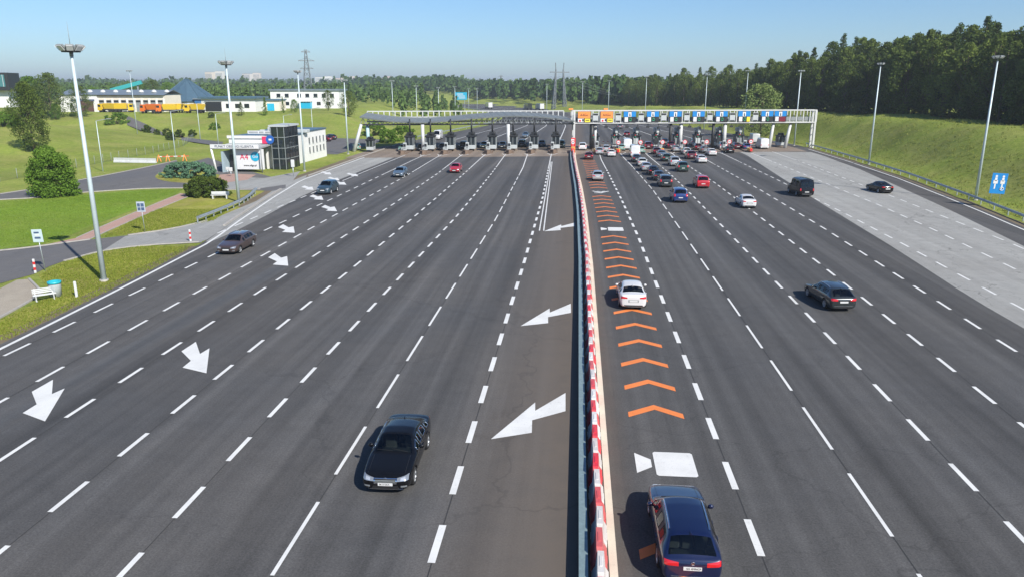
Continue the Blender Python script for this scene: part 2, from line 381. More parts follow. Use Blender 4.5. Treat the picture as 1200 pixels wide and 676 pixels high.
# worn darker asphalt of the right carriageway
ys2 = list(range(-30, 175, 5))
CONCL = [(-30, 26.2), (30, 26.5), (45, 26.8), (52, 27.0), (68, 28.3), (97, 30.1), (132, 32.7), (162, 35)]
CONCR = [(-30, 32), (30, 35.5), (60, 38.6), (70, 40.2), (92, 43.4), (110, 45.6), (135, 48.5), (162, 50.3)]
strip('right_carriageway_asphalt', [(lk(MEDX, y) + 1.0, y) for y in ys2], [(lk(CONCL, y), y) for y in ys2], .004, M_ASPHR)
strip('concrete_lanes', [(lk(CONCL, y), y) for y in ys2], [(lk(CONCR, y), y) for y in ys2], .004, M_CONC)
CL = [(66, -33.6), (71, -33.6), (81, -34.3), (95, -35.6), (112, -36.2), (152, -36.4)]
ys3 = [66, 71, 77, 81, 88, 95, 103, 112, 125, 138, 150]
strip('concrete_merge_lane', [(lk(EL, y) - .4, y) for y in ys3], [(lk(CL, y), y) for y in ys3], .004, M_CONC)
# apron of the toll islands
xs = list(range(-46, 54, 4))
strip('toll_apron', [(x, TL(x) - (15 if x < 0 else 8)) for x in xs], [(x, TL(x) + 16) for x in xs], .0095, M_CONC2)
# verges, lawns and service roads on the left
verge_l = [(lk(EL, y) - .4, y) for y in (0, 15, 30, 37, 45, 51, 58, 64)]
soil = strip('verge_soil_strip', [(lk(EL, y) - 1.5 - .35 * noise.noise((y * .3, 0, 0)), y) for y in range(0, 66, 2)], [(lk(EL, y) - .3, y) for y in range(0, 66, 2)], -.004, M_SOIL)
slip_near = px((-60, 345), (0, 332), (40, 321), (58, 312), (75, 306), (120, 294), (165, 288), (233, 284))
slip_far = px((-60, 303), (0, 294), (30, 291), (60, 287), (105, 281), (150, 276), (200, 269), (243, 259))
strip('slip_road', slip_near, slip_far, -.003, M_SVC)
strip('slip_road_concrete', px((120, 294.3), (165, 288.3), (236, 284.5)), px((147, 277), (200, 269.2), (258, 256)), .0055, M_CONC)
sheet('merge_wedge', px((233, 284.5), (252, 256), (300, 236), (330, 217), (360, 205), (345, 233), (270, 271)), -.002, M_CONC)
sheet('lawn', smooth_poly(px((-120, 315), (0, 292), (60, 285), (140, 252), (222, 222), (195, 221), (90, 229), (0, 236), (-120, 240)), 1), -.012, M_LAWN)
sheet('verge_triangle', px((-80, 420), (0, 402), (60, 373), (120, 344), (180, 315), (228, 288), (165, 289), (120, 295), (75, 307), (45, 322), (62, 345), (0, 375), (-80, 390)), -.010, M_VERGE)
sheet('verge_island', smooth_poly(px((112, 279), (160, 255), (218, 231), (262, 229), (303, 222), (315, 226), (255, 258), (205, 268)), 1), -.011, M_VERGE)
strip('brick_path', px((48, 288), (90, 279), (130, 261), (175, 242), (212, 227)), px((104, 281), (135, 267), (165, 254), (200, 239), (230, 227)), -.006, M_PATH)
svc_n = px(*z7((-150, 238), (0, 228), (120, 222), (250, 206), (340, 200), (470, 192), (590, 191)))
svc_f = px(*z7((-150, 222), (0, 210), (100, 195), (250, 166), (340, 150), (480, 122), (560, 104)))
strip('service_road', svc_n, svc_f, -.002, M_SVC)
strip('service_road_bend', px(*z7((470, 192), (590, 191), (720, 196), (865, 200), (905, 190))), px(*z7((480, 120), (610, 108), (660, 95), (765, 130), (905, 168))), -.001, M_SVC)
strip('forecourt_drive', px((218, 221), (266, 222), (305, 221), (340, 216)), px((215, 206), (266, 207), (310, 209), (352, 201)), .002, M_CONC)
strip('depot_drive', [*px((259, 172), (218, 167), (193, 162.5), (170, 158.5), (150, 155.5))], [*px((262, 167), (218, 163), (193.5, 159), (170, 155), (150, 152))], lambda p: hz(p[0], p[1]) + .08, M_SVC)
sheet('bush_bed', smooth_poly(px(*z7((480, 157), (520, 135), (620, 133), (700, 150), (730, 160), (660, 176), (540, 174))), 2), .006, M_VERGE)
sheet('brick_forecourt', px((252, 216), (258, 205), (276, 204), (300, 205), (290, 211)), .0078, M_PATH)
sheet('bench_pad', px((-60, 345), (0, 338), (20, 328), (34, 327), (50, 343), (30, 356), (-60, 405)), .008, M_PAVE)
sheet('car_park', [(-64, 158), (-50, 156), (-50, 200), (-66, 205)], -.0045, M_SVC)
ky = list(range(62, 190, 4))
kerb = MB()
for a, b in zip(ky, ky[1:]):
    for y0, y1 in ((a, b),):
        if 62 <= y0 < 74 or 100 <= y0 < 116: continue
        p, q = (lk(EL, y0) - .75, y0), (lk(EL, y1) - .75, y1)
        kerb.bar((p[0], p[1], .05), (q[0], q[1], .05), .25, .16)
tag(kerb.build('kerb', M_CONCR), kind='structure')
def kerb_line(pts, w_=.16, h_=.10):
    k_ = MB(); pts = smooth_poly(pts, 1, False)
    for a, b in zip(pts, pts[1:]): k_.bar((a.x, a.y, h_ / 2 - .02), (b.x, b.y, h_ / 2 - .02), w_, h_)
    tag(k_.build('kerb', M_CONCR), kind='structure')
kerb_line(slip_far[1:5]); kerb_line(slip_far[5:]); kerb_line(slip_near[4:]); kerb_line(px((34, 327), (50, 343))); kerb_line(px((50, 343), (30, 356), (-30, 388)))
kerb_line(px((90, 279), (130, 261), (175, 242), (212, 227)), .1, .06); kerb_line(px((104, 281), (135, 267), (165, 254), (200, 239), (230, 227)), .1, .06)
kerb_line(svc_n[1:], .2); kerb_line(svc_f[1:], .2); kerb_line(px((218, 222), (266, 223), (305, 222)), .16)
soil2 = strip('dirt_edge', [(lk(EL, y) - 2.6 - .5 * noise.noise((y * .2, 3, 0)), y) for y in range(86, 156, 2)], [(lk(EL, y) - .4, y) for y in range(86, 156, 2)], -.006, M_SOIL)
strip('dirt_edge', [(lk(ER, y) + .4, y) for y in range(20, 186, 2)], [(lk(ER, y) + 1.5 + .5 * noise.noise((y * .2, 8, 0)), y) for y in range(20, 186, 2)], -.006, M_SOIL)

# ------------------------------------------------------------------ road markings: parts of the carriageway
Z_M = .014
def mark_mesh(name, w, l):
    me = bpy.data.meshes.new(name); me.from_pydata([(-w / 2, 0, 0), (w / 2, 0, 0), (w / 2, l, 0), (-w / 2, l, 0)], [], [(0, 1, 2, 3)]); me.materials.append(M_WHITE); return me
DM = {'w': mark_mesh('wide_dash', .24, 2.05), 'm': mark_mesh('dash', .19, 2.05), 't': mark_mesh('long_dash', .13, 4.1)}
far_dash = MB(); ND = [0]
def dashes(keys, y0, y1, period, kind):
    y = y0; l = 4.1 if kind == 't' else 2.05
    while y < y1:
        x0, x1 = lk(keys, y), lk(keys, y + l); a = -math.atan2(x1 - x0, l)
        if ND[0] < 300:
            link('lane_dash', DM[kind], road, (x0, y, Z_M), a); ND[0] += 1
        else:
            h = {'w': .12, 'm': .095, 't': .065}[kind]
            far_dash.add([(x0 - h, y, Z_M), (x0 + h, y, Z_M), (x1 + h, y + l, Z_M), (x1 - h, y + l, Z_M)], [(0, 1, 2, 3)])
        y += period
L1 = [(0, -4.15), (60, -4.12), (98, -4.3), (121, -4.7), (156, -5.3)]
L2 = [(0, -8.75), (80, -8.6), (107, -9.0), (133, -9.4), (159, -10.3)]
L3 = [(0, -13.2), (81, -13.1), (100, -13.4), (124, -13.9), (156, -14.8)]
L4 = [(0, -17.6), (58, -17.55), (80, -17.7), (102, -18), (126, -18.4), (152, -19)]
L5 = [(0, -21.9), (90, -22.15), (123, -22.7), (153, -23.7)]
L6 = [(0, -25.7), (41, -26.2), (76, -26.7), (100, -26.9), (119, -27.1), (151, -28)]
L7 = [(0, -30.1), (40, -30.4), (61, -30.8), (96, -31), (145, -31.5)]
L8 = [(60, -34.7), (78, -35.0), (88, -35.2), (145, -35.4)]
R1 = [(0, 5.9), (71, 6.0), (95, 5.75), (126, 5.2), (149, 4.7)]
R2 = [(0, 10.3), (87, 10.55), (105, 10.55), (122, 10.2), (142, 9.7), (156, 9.2)]
R3 = [(0, 14.2), (35, 14.6), (63, 14.9), (100, 15.2), (124, 15.2), (140, 14.9), (158, 14.5)]
R4 = [(0, 18.7), (35, 19.25), (60, 19.8), (85, 20.2), (114, 20.45), (134, 20)]
R5 = [(0, 23.5), (43, 24.1), (60, 24.6), (77, 25.05), (107, 25.35), (150, 25)]
R6 = [(0, 27.6), (53, 29.1), (70, 29.8), (86, 30.25), (120, 30.6), (150, 30.6)]
R7 = [(0, 31.5), (61, 34.6), (78, 35.8), (95, 36.5), (150, 36.9)]
R8 = [(30, 36.5), (73, 39.9), (99, 40.9), (150, 42.2)]
for k, y0, y1, kind in ((L1, 19.7, 134, 'w'), (L3, 17.4, 136, 'm'), (L4, 17.4, 132, 'm'), (R1, 20.9, 132, 'w'), (R3, 17.5, 138, 'm'), (R4, 17.6, 140, 'm'), (L5, 24.6, 130, 'm'), (L6, 28.4, 126, 'm')):
    dashes(k, y0, y1, 4.0, kind)
dashes(L2, 18.7, 124, 6.03, 't'); dashes(R2, 16.3, 136, 6.03, 't')
for k, y0, y1, kind in ((R5, 29, 142, 'm'), (L7, 35.7, 122, 'm'), (R6, 33, 146, 'm'), (R7, 37, 148, 'm'), (R8, 41, 150, 'm'), (L8, 70, 110, 'm')): dashes(k, y0, y1, 4.0, kind)
tag(far_dash.build('far_lane_dashes', M_WHITE, road), kind='stuff')
def line(keys, y0, y1, wd, name='solid_line', m=M_WHITE, step=4.0, z=Z_M, dx=0.0):
    n = max(2, int((y1 - y0) / step) + 1); yy = [y0 + (y1 - y0) * i / (n - 1) for i in range(n)]
    return strip(name, [(lk(keys, y) + dx - wd / 2, y) for y in yy], [(lk(keys, y) + dx + wd / 2, y) for y in yy], z, m, parent=road)
for k, y0, x in ((L1, 134, 0), (L2, 125, 0), (L3, 136, 0), (L4, 132, 0), (L5, 130, 0), (L6, 126, 0), (L7, 122, 0), (L8, 112, 0), (R1, 132, 0), (R2, 136, 0), (R3, 138, 0), (R4, 140, 0), (R5, 142, 0), (R6, 146, 0), (R7, 148, 0), (R8, 150, 0)):
    line(k, y0, TL(lk(k, 150)) - (9.5 if lk(k, 150) < 0 else 8), .17)
for k in (L1, L2, L3, L4, L5, L6, L7, R1, R2, R3, R4, R5, R6):
    xe = lk(k, 150); ye = TL(xe) - (9.5 if xe < 0 else 8)
    for sg in (-1, 1): strip('island_taper', [(xe - .07 + sg * .02, ye - 3.2), (xe + sg * 1.05 - .08, ye + 1.2)], [(xe + .07 + sg * .02, ye - 3.2), (xe + sg * 1.05 + .08, ye + 1.2)], Z_M + .003 + .001 * sg, M_WHITE, parent=road)
for k in (L1, L2, L3, L4, L5, L6, L7, R1, R2, R3, R4, R5):        # paving joints under the lane lines
    line(k, 5, 120, .035, 'paving_joint', M_SEAM, z=.010, dx=.02)
line(EL, 0, 150, .24, 'edge_line', dx=.1); line(ER, 10, 178, .22, 'edge_line', dx=-.15)
for a, b in ((697, 712), ):
    p, q = G(400 + 697 / 3.003, 160 + 333 / 3.003), G(400 + 738 / 3.003, 160 + 90 / 3.003)
    strip('solid_line', [(p.x - .06, p.y), (q.x - .06, q.y)], [(p.x + .06, p.y), (q.x + .06, q.y)], Z_M + .003, M_WHITE, parent=road)
    p, q = G(400 + 712 / 3.003, 160 + 333 / 3.003), G(400 + 742 / 3.003, 160 + 90 / 3.003)
    strip('solid_line', [(p.x - .06, p.y), (q.x - .06, q.y)], [(p.x + .06, p.y), (q.x + .06, q.y)], Z_M + .003, M_WHITE, parent=road)
# pale edge line beside the barrier
strip('pale_edge_line', [(lk(MEDX, y) + .29, y) for y in range(4, 168, 4)], [(lk(MEDX, y) + .54, y) for y in range(4, 168, 4)], Z_M, M_TAN, parent=road)
# lines that run on beyond the booths and swing left with the motorway
for fx in (.10, .2, .3, .4, .6, .7, .8, .9):
    yy = list(range(188, 700, 12))
    def xx(y, f=fx): return lk(EL, y) + (lk(ER, y) - lk(EL, y)) * f
    yy = [y for y in yy if y < (700 if fx in (.1, .4, .6, .9) else 330)]
    strip('solid_line', [(xx(y) - .12, y) for y in yy], [(xx(y) + .12, y) for y in yy], Z_M, M_WHITE, parent=road)
def flat(name, pts, m=M_WHITE, z=Z_M + .003): return sheet(name, pts, z, m, parent=road)
# arrows
def za(x0, y0, s, *p): return px(*[(x0 + a / s, y0 + b / s) for a, b in p])
A1 = za(300, 376, 2.2525, (817, 190), (737, 237), (737, 215), (620, 312), (728, 295), (729, 262), (817, 238))
flat('lane_arrow', A1)
tip = A1[3]
for u, v in ((610, 382), (637.5, 271.5)):
    t = G(u, v); flat('lane_arrow', [(p.x - tip.x + t.x, p.y - tip.y + t.y) for p in A1])
flat('lane_arrow', za(0, 376, 2.2525, (84, 187), (140, 155), (137, 193), (171, 178), (119, 265), (60, 243), (97, 220)))
B = za(0, 376, 2.2525, (479, 80), (517, 55), (528, 87), (553, 72), (545, 138), (482, 123), (504, 105)); flat('lane_arrow', B)
C = za(230, 200, 5.633, (475, 575), (518, 547), (560, 577), (600, 567), (607, 630), (505, 622), (533, 602)); flat('lane_arrow', C); tip = C[4]
for u, v in ((345.4, 273.3), (395, 248), (379, 234.6), (367.6, 223), (398, 212), (388.5, 205), (406, 217), (420, 207)):
    t = G(u, v); flat('lane_arrow', [(p.x - tip.x + t.x, p.y - tip.y + t.y) for p in C])
# orange chevrons and white symbols of the express lane
cm = bpy.data.meshes.new('chevron')
cm.from_pydata([(-1.2, -.80, 0), (0, .08, 0), (1.2, -.80, 0), (1.2, -.28, 0), (0, .60, 0), (-1.2, -.28, 0)], [], [(0, 1, 4, 5), (1, 2, 3, 4)]); cm.materials.append(M_ORANGE)
LC = [(0, 3.62), (48, 3.75), (80, 3.6), (105, 3.2), (130, 2.65), (160, 2.0)]
ych = [17.4, 20.6] + [31.2 + 3.08 * i for i in range(14)] + [80 + 3.08 * i for i in range(7)] + [107 + 3.08 * i for i in range(14)]
for y in ych: link('chevron', cm, road, (lk(LC, y) - (.28 if y < 22 else 0), y + (.6 if y < 22 else .35), Z_M))
def symbol(y, x):
    flat('camera_symbol', [(x - .25, y - .95), (x + 1.12, y - .95), (x + 1.2, y - .86), (x + 1.2, y + .86), (x + 1.12, y + .95), (x - .25, y + .95), (x - .33, y + .86), (x - .33, y - .86)])
    flat('camera_symbol', [(x - .45, y - .3, 0), (x - .45, y + .3, 0), (x - 1.05, y + .8, 0), (x - 1.05, y - .8, 0)])
symbol(26.6, 3.55); symbol(75.5, 3.6)
for a, b in (((-1.1, .9), (0, -.9)), ((0, -.9), (1.1, .9)), ((-.5, .7), (.3, -.2)), ((0.1, .1), (.6, .8)), ((-.9, -1), (.2, -1.05))):
    c, d = Vector((3.3 + a[0], 102.8 + a[1], 0)), Vector((3.3 + b[0], 102.8 + b[1], 0)); n = Vector((-(d - c).y, (d - c).x, 0)).normalized() * .16
    flat('lane_emblem', [c - n, d - n, d + n, c + n], z=Z_M + .003 + R.random() * .004)
for hw, zz, cc in ((.75, .0055, (.082, .081, .081)), (.5, .0066, (.077, .077, .078)), (.25, .0077, (.071, .072, .074))):
    def tx(y): return lk(L5, y) - 1.1 - .045 * (60 - y)
    flat('tyre_mark', [(tx(y) - hw + .15 * noise.noise((y * .4, hw, 0)), y) for y in range(14, 60, 3)] + [(tx(y) + hw + .15 * noise.noise((y * .4, hw, 5)), y) for y in range(59, 13, -3)], road_mat('tyre_mark_' + str(hw), cc, cc, .5), zz)
# ------------------------------------------------------------------ vehicles
def paint(name, col, metal=.0, rough=.28):
    m = mat('paint_' + name, col, rough, metal, .04, 1.0, coat=1.0); return m
P = {'black': mat('paint_black', (.004, .0042, .0052), .22, 0, .04, 1.0, coat=.35, spec=.25), 'navy': paint('navy', (.004, .009, .045), .2), 'white': paint('white', (.60, .60, .595)),
     'graphite': paint('graphite', (.024, .030, .032), .3), 'brown': paint('brown', (.075, .050, .045), .3), 'teal': paint('teal', (.035, .065, .085), .3),
     'red': paint('red', (.38, .010, .018)), 'blue': paint('blue', (.012, .036, .15), .2), 'silver': paint('silver', (.50, .52, .52), .5), 'darkred': paint('darkred', (.085, .012, .018), .2),
     'green': paint('green', (.02, .055, .04), .2), 'grey': paint('grey', (.17, .18, .19), .4), 'pearl': paint('pearl', (.50, .52, .50), .1), 'pale_green': paint('pale_green', (.20, .34, .28), .1),
     'yellow': paint('yellow', (.72, .48, .03)), 'orange': paint('orange', (.72, .16, .02)), 'bluegrey': paint('bluegrey', (.10, .15, .20), .3)}
def glass_mat():
    m = bpy.data.materials.new('car_glass'); m.use_nodes = True; N, L = nodes(m); N.remove(N['Principled BSDF'])
    t = N.new('ShaderNodeBsdfTransparent'); t.inputs[0].default_value = (.46, .54, .53, 1)
    g = N.new('ShaderNodeBsdfGlossy'); g.inputs['Roughness'].default_value = .02
    f = N.new('ShaderNodeFresnel'); f.inputs['IOR'].default_value = 1.62
    mx = N.new('ShaderNodeMixShader'); L.new(f.outputs[0], mx.inputs[0]); L.new(t.outputs[0], mx.inputs[1]); L.new(g.outputs[0], mx.inputs[2])
    L.new(mx.outputs[0], N['Material Output'].inputs['Surface']); return m
M_CGLASS = glass_mat()
M_TYRE = mat('tyre_rubber', (.018, .018, .018), .8, 0, .2, 5)
M_RIM = mat('alloy_rim', (.50, .51, .52), .3, .8)
M_CHROME = mat('chrome', (.75, .76, .78), .12, 1.0)
M_TAIL = mat('tail_lens', (.50, .008, .012), .12, 0, coat=1)
M_HEAD = mat('head_lens', (.30, .32, .34), .15, .5, coat=1)
M_BULB = mat('head_reflector', (.72, .74, .76), .15, .6, coat=1)
M_PLATE = mat('plate_white', (.58, .58, .57), .4)
M_PLBLUE = mat('plate_blue', (.01, .05, .35), .4)
M_SEAT = mat('seat_cloth', (.055, .052, .05), .9, 0, .2, 4)
M_DASH = mat('dashboard', (.02, .02, .021), .7)
M_BEIGE = mat('sunshade_cloth', (.36, .34, .30), .8)

def wheel_meshes(r, wd, spokes=5):
    t = MB(); h = wd / 2
    t.lathe([(r * .66, -h * .9), (r * .9, -h), (r * .98, -h * .75), (r, -h * .4), (r, h * .4), (r * .98, h * .75), (r * .9, h), (r * .66, h * .9)], 24, axis='x')
    m = MB(); rr = r * .67
    m.lathe([(rr, h * .9), (rr * .94, h * .95), (rr * .90, h * .70), (rr * .88, -h * .6), (0.01, -h * .6)], 24, axis='x')
    m.lathe([(.005, h * .82), (rr * .2, h * .8), (rr * .24, h * .6)], 12, axis='x')
    for k in range(spokes):
        a = 2 * math.pi * k / spokes
        for da in (-.16, .16):
            p = (h * .72, math.cos(a + da * .6) * rr * .15, math.sin(a + da * .6) * rr * .15); q = (h * .82, math.cos(a + da) * rr * .93, math.sin(a + da) * rr * .93)
            m.bar(p, q, rr * .11, .03)
    return t.mesh('tyre', M_TYRE), m.mesh('rim', M_RIM)

def build_car(sp, near=False):
    """lofted body -> subdivided -> cut into body / glass parts; lamps and plates are lenses that follow the body surface"""
    L, W, H = sp['L'], sp['W'] / 2, sp['H']
    st, zones = [s[0] for s in sp['st']], [s[1] for s in sp['st']][:-1]
    zt, zb, wf = sp['ztop'], sp['zbelt'], sp['w']
    gh0, gh1 = sp['gh']                         # greenhouse start / end
    rw_ = sp.get('roofw', .66)
    zhood, zroof = lk(zt, gh0), H
    verts = []; ring = []
    for d in st:
        zc, zs, w = lk(zt, d), lk(zb, d), lk(wf, d) * W
        y = L / 2 - d; e = max(0, 1 - min(d, L - d) / .25)       # near the bumpers
        bot = .19 + .07 * e
        zs = min(zs, zc - .015)
        pts = [(0, bot), (w * .82, bot), (w * .955, bot + .09), (w, bot + (zs - bot) * .45), (w * .992, bot + (zs - bot) * .80), (w * .955, zs)]
        if gh0 < d < gh1:
            base = lk([(gh0, zhood), (gh1, lk(zt, gh1))], d)
            f = max(0, min(1, (zc - base) / (zroof - base)))
            rw = rw_ + (.70 - rw_) * (1 - f)
            pts += [((.90 + (rw + .055 - .90) * f) * W, zs + .012 + (zc - .125 - zs) * f), ((.84 + (rw - .035 - .84) * f) * W, zs + (zc - zs) * (.35 + .58 * f)), ((.45 + (.34 - .45) * f) * W, zc - .012), (0, zc)]
        else:
            pts += [(w * .90, zs + (zc - zs) * .50), (w * .76, zs + (zc - zs) * .78), (w * .40, zs + (zc - zs) * .97), (0, zc)]
        ring.append([(x, y, z) for x, z in pts])
    nr = 10
    for r in ring:
        verts += r + [(-x, y, z) for x, y, z in r[1:-1]]
    per = nr + nr - 2
    def vi(i, k, side):                          # k ring index 0..9
        if side > 0 or k in (0, nr - 1): return i * per + k
        return i * per + nr + k - 1
    faces, mats = [], []
    for i in range(len(st) - 1):
        zn = zones[i]
        for k in range(nr - 1):
            m = 0
            if k == 5 and zn in ('dg', 'wsg', 'rwg', 'qg'): m = 3
            if k == 5 and zn in ('bp',): m = 1
            if k >= 7 and zn in ('ws', 'wsg'): m = 2
            if k >= 7 and zn in ('rw', 'rwg'): m = 4
            if k >= 7 and zn == 'sr': m = 5
            if k == 0: m = 1
            if k == 1: m = sp.get('sill', 0)
            for s in (1, -1):
                q = (vi(i, k, s), vi(i, k + 1, s), vi(i + 1, k + 1, s), vi(i + 1, k, s))
                faces.append(q if s < 0 else q[::-1]); mats.append(m)
    for i, rev in ((0, False), (len(st) - 1, True)):
        for k in range(nr - 1):
            a = [vi(i, k, 1), vi(i, k + 1, 1), vi(i, k + 1, -1), vi(i, k, -1)]
            a = [x for j, x in enumerate(a) if x not in a[:j]]
            faces.append(tuple(a if not rev else a[::-1])); mats.append(1 if k == 0 else 0)
    me = bpy.data.meshes.new('cage'); me.from_pydata(verts, [], faces); me.polygons.foreach_set('material_index', mats)
    for _ in range(6): me.materials.append(None)
    o = bpy.data.objects.new('tmp', me); COL.objects.link(o); sb = o.modifiers.new('s', 'SUBSURF'); sb.levels = sb.render_levels = sp.get('sub', 2)
    bpy.context.view_layer.update()
    em = bpy.data.meshes.new_from_object(o.evaluated_get(bpy.context.evaluated_depsgraph_get())); bpy.data.objects.remove(o)
    fix_normals(em)
    V = [v.co.copy() for v in em.vertices]; PL = [(tuple(p.vertices), p.material_index, p.center.copy(), p.normal.copy()) for p in em.polygons]
    bvh = BVHTree.FromPolygons(V, [p[0] for p in PL])
    # wheel arches
    wr = sp['wr']; fo = sp['fo']; wb = sp['wb']; yw = [L / 2 - fo, L / 2 - fo - wb]; RA = wr + .055
    keep = []
    for p in PL:
        c = p[2]; cut = False
        if abs(c.x) > W * .62:
            for y in yw:
                if (c.y - y) ** 2 + (c.z - wr) ** 2 < RA * RA and c.z < wr + RA: cut = True
        if not cut: keep.append(p)
    cnt = {}
    for p in keep:
        n = len(p[0])
        for i in range(n):
            e = tuple(sorted((p[0][i], p[0][(i + 1) % n]))); cnt[e] = cnt.get(e, 0) + 1
    bd = {v for e, c in cnt.items() if c == 1 for v in e}
    for v in bd:
        co = V[v]
        for y in yw:
            dy, dz = co.y - y, co.z - wr; d = math.hypot(dy, dz)
            if d < RA * 1.35 and abs(co.x) > W * .6: co.y = y + dy / d * RA; co.z = wr + dz / d * RA
    parts = []                                   # (name, mesh, loc, rot, parent index, painted)
    def sub(sel, name, ms, thick=False):
        idx = {}; vv = []; ff = []; mm = []
        for p in keep:
            if not sel(p): continue
            f = []
            for v in p[0]:
                if v not in idx: idx[v] = len(vv); vv.append(V[v])
                f.append(idx[v])
            ff.append(f); mm.append(1 if (len(ms) > 1 and p[1] == 1) else 0)
        me = bpy.data.meshes.new(name); me.from_pydata([tuple(v) for v in vv], [], ff)
        me.polygons.foreach_set('use_smooth', [True] * len(ff)); me.polygons.foreach_set('material_index', mm)
        for m in ms: me.materials.append(m)
        me.update()
        return me
    def part(name, me, loc=(0, 0, 0), rot=(0, 0, 0), par=None, painted=False):
        parts.append((name, me, loc, rot, par, painted)); return len(parts) - 1
    body = part('body', sub(lambda p: p[1] in (0, 1), 'body', [P['black'], M_BLACK]), painted=True)
    part('windshield', sub(lambda p: p[1] == 2, 'windshield', [M_CGLASS]))
    if any(p[1] == 4 for p in keep): part('rear_window', sub(lambda p: p[1] == 4, 'rear_window', [M_CGLASS]))
    if any(p[1] == 5 for p in keep): part('sunroof', sub(lambda p: p[1] == 5, 'sunroof', [M_CGLASS]))
    # side windows: connected pieces
    sidef = [p for p in keep if p[1] == 3]
    if sidef:
        par = {}
        def find(a):
            while par.setdefault(a, a) != a: a = par[a]
            return a
        for p in sidef:
            for v in p[0][1:]: par[find(v)] = find(p[0][0])
        groups = {}
        for p in sidef: groups.setdefault(find(p[0][0]), set()).add(p[0])
        for gset in groups.values():
            part('side_window', sub(lambda p, g=gset: p[1] == 3 and p[0] in g, 'side_window', [M_CGLASS]))
            if near:
                ec = {}
                for f in gset:
                    for i in range(len(f)):
                        a, b = f[i], f[(i + 1) % len(f)]; ec[(a, b)] = 1
                nxt = {a: b for (a, b) in ec if (b, a) not in ec}
                if nxt:
                    s0 = next(iter(nxt)); lp = [s0]; c = nxt[s0]
                    while c != s0 and len(lp) < 500 and c in nxt: lp.append(c); c = nxt[c]
                    t = MB(); t.tube([V[i] for i in lp], .013, 5, True); part('window_trim', t.mesh('window_trim', sp.get('trim', M_BLACK)))
    # lenses
    def lens(name, pts, ms, direction, off=.008, par=body, painted=False, skirt=.03):
        """pts: grid rows of (a,b): front/rear view (x,z) or side view (y,z)"""
        rows = []
        for row in pts:
            rr = []
            for a, b in row:
                if direction in ('f', 'r'):
                    s = 1 if direction == 'f' else -1; h = bvh.ray_cast(Vector((a, 9 * s, b)), Vector((0, -s, 0)))
                elif direction == 't': h = bvh.ray_cast(Vector((a, b, 9)), Vector((0, 0, -1)))
                else:
                    s = 1 if direction == '+' else -1; h = bvh.ray_cast(Vector((9 * s, a, b)), Vector((-s, 0, 0)))
                if h[0] is None: return None
                nn = h[1] if h[1].dot(Vector((0, 1, 0)) if direction == 'f' else Vector((0, -1, 0)) if direction == 'r' else Vector((0, 0, 1)) if direction == 't' else Vector((1 if direction == '+' else -1, 0, 0))) > 0 else -h[1]
                rr.append((h[0], nn))
            rows.append(rr)
        b = MB(); nrw, nc = len(rows), len(rows[0])
        vv = [p + n * off for r in rows for p, n in r]
        ff = [(i * nc + j, i * nc + j + 1, (i + 1) * nc + j + 1, (i + 1) * nc + j) for i in range(nrw - 1) for j in range(nc - 1)]
        b.add(vv, ff, sm=True)
        loop = [(0, j) for j in range(nc)] + [(i, nc - 1) for i in range(1, nrw)] + [(nrw - 1, j) for j in range(nc - 2, -1, -1)] + [(i, 0) for i in range(nrw - 2, 0, -1)]
        lv = [vv[i * nc + j] for i, j in loop]; li = [rows[i][j][0] - rows[i][j][1] * skirt for i, j in loop]; n = len(loop)
        b.add(lv + li, [(k, (k + 1) % n, n + (k + 1) % n, n + k) for k in range(n)])
        me = b.mesh(name, ms); fix_normals(me)
        return part(name, me, par=par, painted=painted)
    def quadgrid(c, nu=6, nv=3):                 # four corners -> grid
        (a0, b0), (a1, b1), (a2, b2), (a3, b3) = c; out_ = []
        for j in range(nv + 1):
            t = j / nv; r = []
            for i in range(nu + 1):
                s = i / nu
                x0, z0 = a0 + (a1 - a0) * s, b0 + (b1 - b0) * s; x1, z1 = a3 + (a2 - a3) * s, b3 + (b2 - b3) * s
                r.append((x0 + (x1 - x0) * t, z0 + (z1 - z0) * t))
            out_.append(r)
        return out_
    for nm, c, m, dr, *of_ in sp['lens']:
        for s in ((1, -1) if nm not in ('grille', 'air_intake', 'license_plate', 'plate_recess', 'badge', 'chrome_strip', 'bumper_trim', 'rear_spoiler', 'diffuser', 'grille_frame', 'grille_bar') else (1,)):
            lens(nm, quadgrid([(x * s, z) for x, z in c], 7 if nm not in ('license_plate',) else 4), m, dr, of_[0] if of_ else (.014 if nm == 'license_plate' else .008))
    if near:
        yf = L / 2
        for (y0, y1, z0, z1) in sp.get('seams', []):
            for s in ('+', '-'):
                n = 8; dyx, dzx = y1 - y0, z1 - z0; ln = math.hypot(dyx, dzx); oy, oz = -dzx / ln * .006, dyx / ln * .006
                lens('door_gap', [[(y0 + dyx * i / n + oy * k, z0 + dzx * i / n + oz * k) for i in range(n + 1)] for k in (-1, 1)], M_BLACK, s, .002, skirt=.004)
        for y0, z0 in sp.get('handles', []):
            for s in ('+', '-'):
                lens('door_handle', quadgrid([(y0 - .10, z0 - .018), (y0 + .10, z0 - .018), (y0 + .10, z0 + .018), (y0 - .10, z0 + .018)], 4, 2), P['black'], s, .03, painted=True, skirt=.005)
        for pts in sp.get('topseams', []):
            for s in (1, -1):
                rows = [[(x * s + dx, y) for x, y in pts] for dx in (-.007, .007)]
                lens('panel_gap', rows, M_BLACK, 't', .002, skirt=.004)
    # mirrors
    md, mz = sp['mirror']
